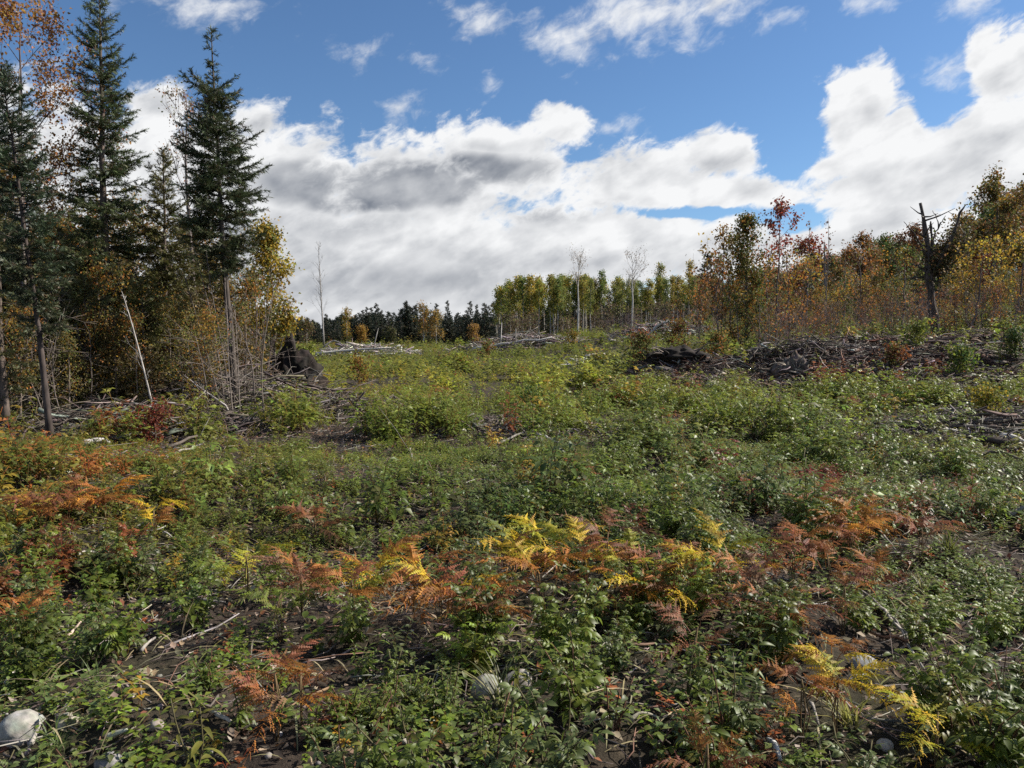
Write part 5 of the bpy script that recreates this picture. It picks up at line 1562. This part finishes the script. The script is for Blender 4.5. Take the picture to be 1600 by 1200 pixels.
def bushes():
    r = np.random.default_rng(650)
    rows = [(240, 690, 12.1, .52, .45, [RED, (0.14, .03, .025), RUST], 'dark red leafy bush at the foot of the leaning pale stem', 700), (1545, 640, 13.5, .55, .6, [C_LIME, C_OLIVE, YELLOW], 'yellow green bush on the churned ground by the logs', 1300),
            (1000, 590, 24.6, 1.0, .9, [(0.09, .09, .02), OLIVE, RUST], 'olive bush on top of the dark root mound', 900), (1060, 590, 25.0, 1.1, 1.0, [OLIVE, RUST, GOLD], 'orange tinged bush on the dark root mound', 900), (1120, 585, 25.5, 1.0, .9, [OLIVE, ORANGE, GREEN], 'green orange bush beside the root mound', 900),
            (895, 548, 55, 1.3, 1.0, [OLIVE, GOLD], 'round olive bush in the far field by the pale heap', 500), (1430, 560, 24, .9, .9, [C_LIME, OLIVE, GREEN], 'lime green bush on the bank', 900), (1500, 585, 21, .8, .9, [GREEN, C_LIME, OLIVE], 'fresh green bush spreading under the bank', 1000),
            (1395, 575, 22, .7, .7, [RUST, OLIVE, BROWN], 'rusty bush half hiding the slash ridge', 800), (1585, 560, 22, .8, .8, [GREEN, OLIVE], 'dark green bush under the bank at the edge', 900), (1330, 515, 31, .9, .8, [C_OLIVE, YELLOW], 'pale yellow bush on top of the slash ridge', 700),
            (760, 560, 48, 1.0, 1.2, [OLIVE, RUST], 'brown olive bush in the far field', 500), (480, 575, 30, 1.0, 1.0, [C_LIME, OLIVE], 'yellow green bush beside the black root plate', 700), (830, 650, 15.5, .5, .6, [GREEN, C_MID], 'dense dark green bush in the middle of the field', 1100),
            (1170, 565, 28, .8, .7, [OLIVE, C_LIME], 'bright olive bush under the column tree', 700), (720, 585, 34, .8, 1.0, [C_LIME, GOLD], 'golden green bush on the sunlit field', 500), (560, 600, 26, .8, 1.0, [C_LIME, GOLD, RUST], 'golden bush before the pale slash', 600)]
    for i, (px, py, Y, h, w, cols, lb, n) in enumerate(rows):
        p = at_depth(px, Y)
        ls = .055 if Y < 18 else .08 if Y < 30 else .13
        tr, lbm, cr = broadleaf_parts(660 + i, h, .014, .0, w * .62, n, ls, cols, [4, 3, 2][:len(cols)], bark=(0.12, .085, .07), upright=.75, n_limb=16, order=2, sigma=.09, sides=4)
        root = empty('bush', p, lb, 'bush')
        tr.build('stem', M_BARK, root, True)
        tag(lbm.build('branches', M_TWIG, root, True), kind='stuff')
        cr.build('foliage', M_TREELEAF, root)
    # grass tufts
    for i, (px, py, h, c, lb) in enumerate([(1482, 870, .30, (0.14, .16, .03), 'tall pale green grass tuft by the brown red fern'), (1325, 1140, .22, (0.22, .22, .05), 'yellowish grass tuft under the yellow green fern'), (785, 1110, .26, (0.22, .23, .08), 'few long grass blades in front of the boulders'),
                                            (150, 1075, .16, (0.09, .13, .03), 'arching green grass tuft on the stony soil'), (1440, 930, .18, (0.2, .19, .07), 'dry drooping grass in the dark hollow'), (90, 1180, .14, (0.10, .15, .03), 'small green grass tuft below the big pale stone')]):
        g = ground_at(px, py)
        mb = MB(); n = 34
        az = r.uniform(0, 6.28, n); e = r.uniform(.8, 1.45, n)
        d = np.stack([np.cos(az) * np.cos(e), np.sin(az) * np.cos(e), np.sin(e)], 1)
        mb.put(leaf(1, .035, 5, .3, .35, .3), frames(d, (0, 0, 1), h * r.uniform(.6, 1.15, n)), r.normal(0, .02, (n, 3)) * [1, 1, 0], jitter(c, n, .2, r))
        o = mb.build('grass_tuft', M_LEAF)
        o.location = g
        tag(o, lb, 'grass')

undergrowth()
near_plants()
ferns()
bushes()

# ------------------------------------------------------------------ labels that single out each of the look-alikes
def project(p):
    cp, sp = math.cos(PITCH), math.sin(PITCH)
    dz = p[2] - CAM_H
    f = p[1] * cp - dz * sp
    if f < .2:
        return None
    u = p[1] * sp + dz * cp
    return 800 + FPX * p[0] / f, 600 - FPX * u / f

MARKS_FAR = [('the tallest spruce', 172, 600), ('the bare-trunked spruce', 372, 640), ('the yellow birch', 430, 560), ('the leaning pale stem', 245, 660), ('the slender leaning trunk', 75, 680), ('the lone bare birch', 505, 530), ('the black root plate', 455, 600),
             ('the bleached slash pile', 575, 550), ('the tallest far spire', 635, 535), ('the broad yellow birch', 662, 535), ('the grey slash ridge', 800, 540), ('the first bare birch', 903, 525), ('the second bare birch', 986, 520), ('the bent white limb', 1035, 510),
             ('the column tree', 1166, 540), ('the red maple', 1212, 530), ('the grey snag', 1289, 490), ('the brown slash ridge', 1340, 540), ('the big dead tree', 1458, 510), ('the big oak', 1550, 460), ('the bush by the logs', 1545, 630)]
MARKS_NEAR = [('the big pale stone', 35, 1150), ('the pinkish stone', 242, 1138), ('the tan mossy stone', 224, 1060), ('the pale curved stick', 145, 880), ('the lone orange fern', 430, 1075), ('the paler boulder', 762, 1086), ('the darker boulder', 808, 1078),
              ('the flat grey stone', 1350, 1046), ('the bright yellow fern', 585, 900), ('the upright orange fern', 735, 930), ('the yellow crowned fern', 1020, 905), ('the lone yellow fern', 1122, 880), ('the brightest orange fern', 1345, 830), ('the long bowed stick', 1404, 996),
              ('the white stick', 1210, 1185), ('the lime yellow fern', 1465, 1140), ('the brown red fern', 1440, 845), ('the rust brown fern', 470, 910), ('the olive green fern', 385, 885), ('the white straight stick', 1410, 1100), ('the fern above the stick', 1252, 1085)]
ORD = ['nearest', 'second', 'third', 'fourth', 'fifth', 'sixth', 'seventh', 'eighth', 'ninth', 'tenth', 'eleventh', 'twelfth', 'thirteenth', 'fourteenth', 'fifteenth', 'sixteenth', 'seventeenth', 'eighteenth', 'nineteenth', 'twentieth', 'twenty-first', 'twenty-second', 'twenty-third', 'twenty-fourth', 'twenty-fifth'] + ['twenty-' + w for w in ('sixth', 'seventh', 'eighth', 'ninth')] + ['thirtieth'] + ['thirty-' + w for w in ('first', 'second', 'third', 'fourth', 'fifth', 'sixth', 'seventh', 'eighth', 'ninth')]
def single_out():
    by = {}
    for o in COL.objects:
        if o.parent is None and o.get('label') and o.get('kind') is None:
            by.setdefault(o['label'], []).append(o)
    for lb, obs in by.items():
        if len(obs) < 2:
            continue
        cells = {}
        for o in obs:
            q = project(o.location)
            if q is None:
                continue
            marks = MARKS_NEAR if o.location.y < 7 else MARKS_FAR
            mk = min(marks, key=lambda k: math.hypot(k[1] - q[0], (k[2] - q[1]) * 1.5))
            dx, dy = q[0] - mk[1], q[1] - mk[2]
            rel = ('left of' if dx < 0 else 'right of') if abs(dx) > abs(dy) * 1.2 else ('behind' if dy < 0 else 'in front of')
            cells.setdefault((mk[0], rel), []).append((math.hypot(dx, dy), o))
        for (mk, rel), row in cells.items():
            row.sort(key=lambda t: t[0])
            for i, (_, o) in enumerate(row):
                n = ORD[i] if i < len(ORD) else 'farther'
                o['label'] = f'{lb}, {n} {rel} {mk}' if len(row) > 1 else f'{lb}, {rel} {mk}'
single_out()
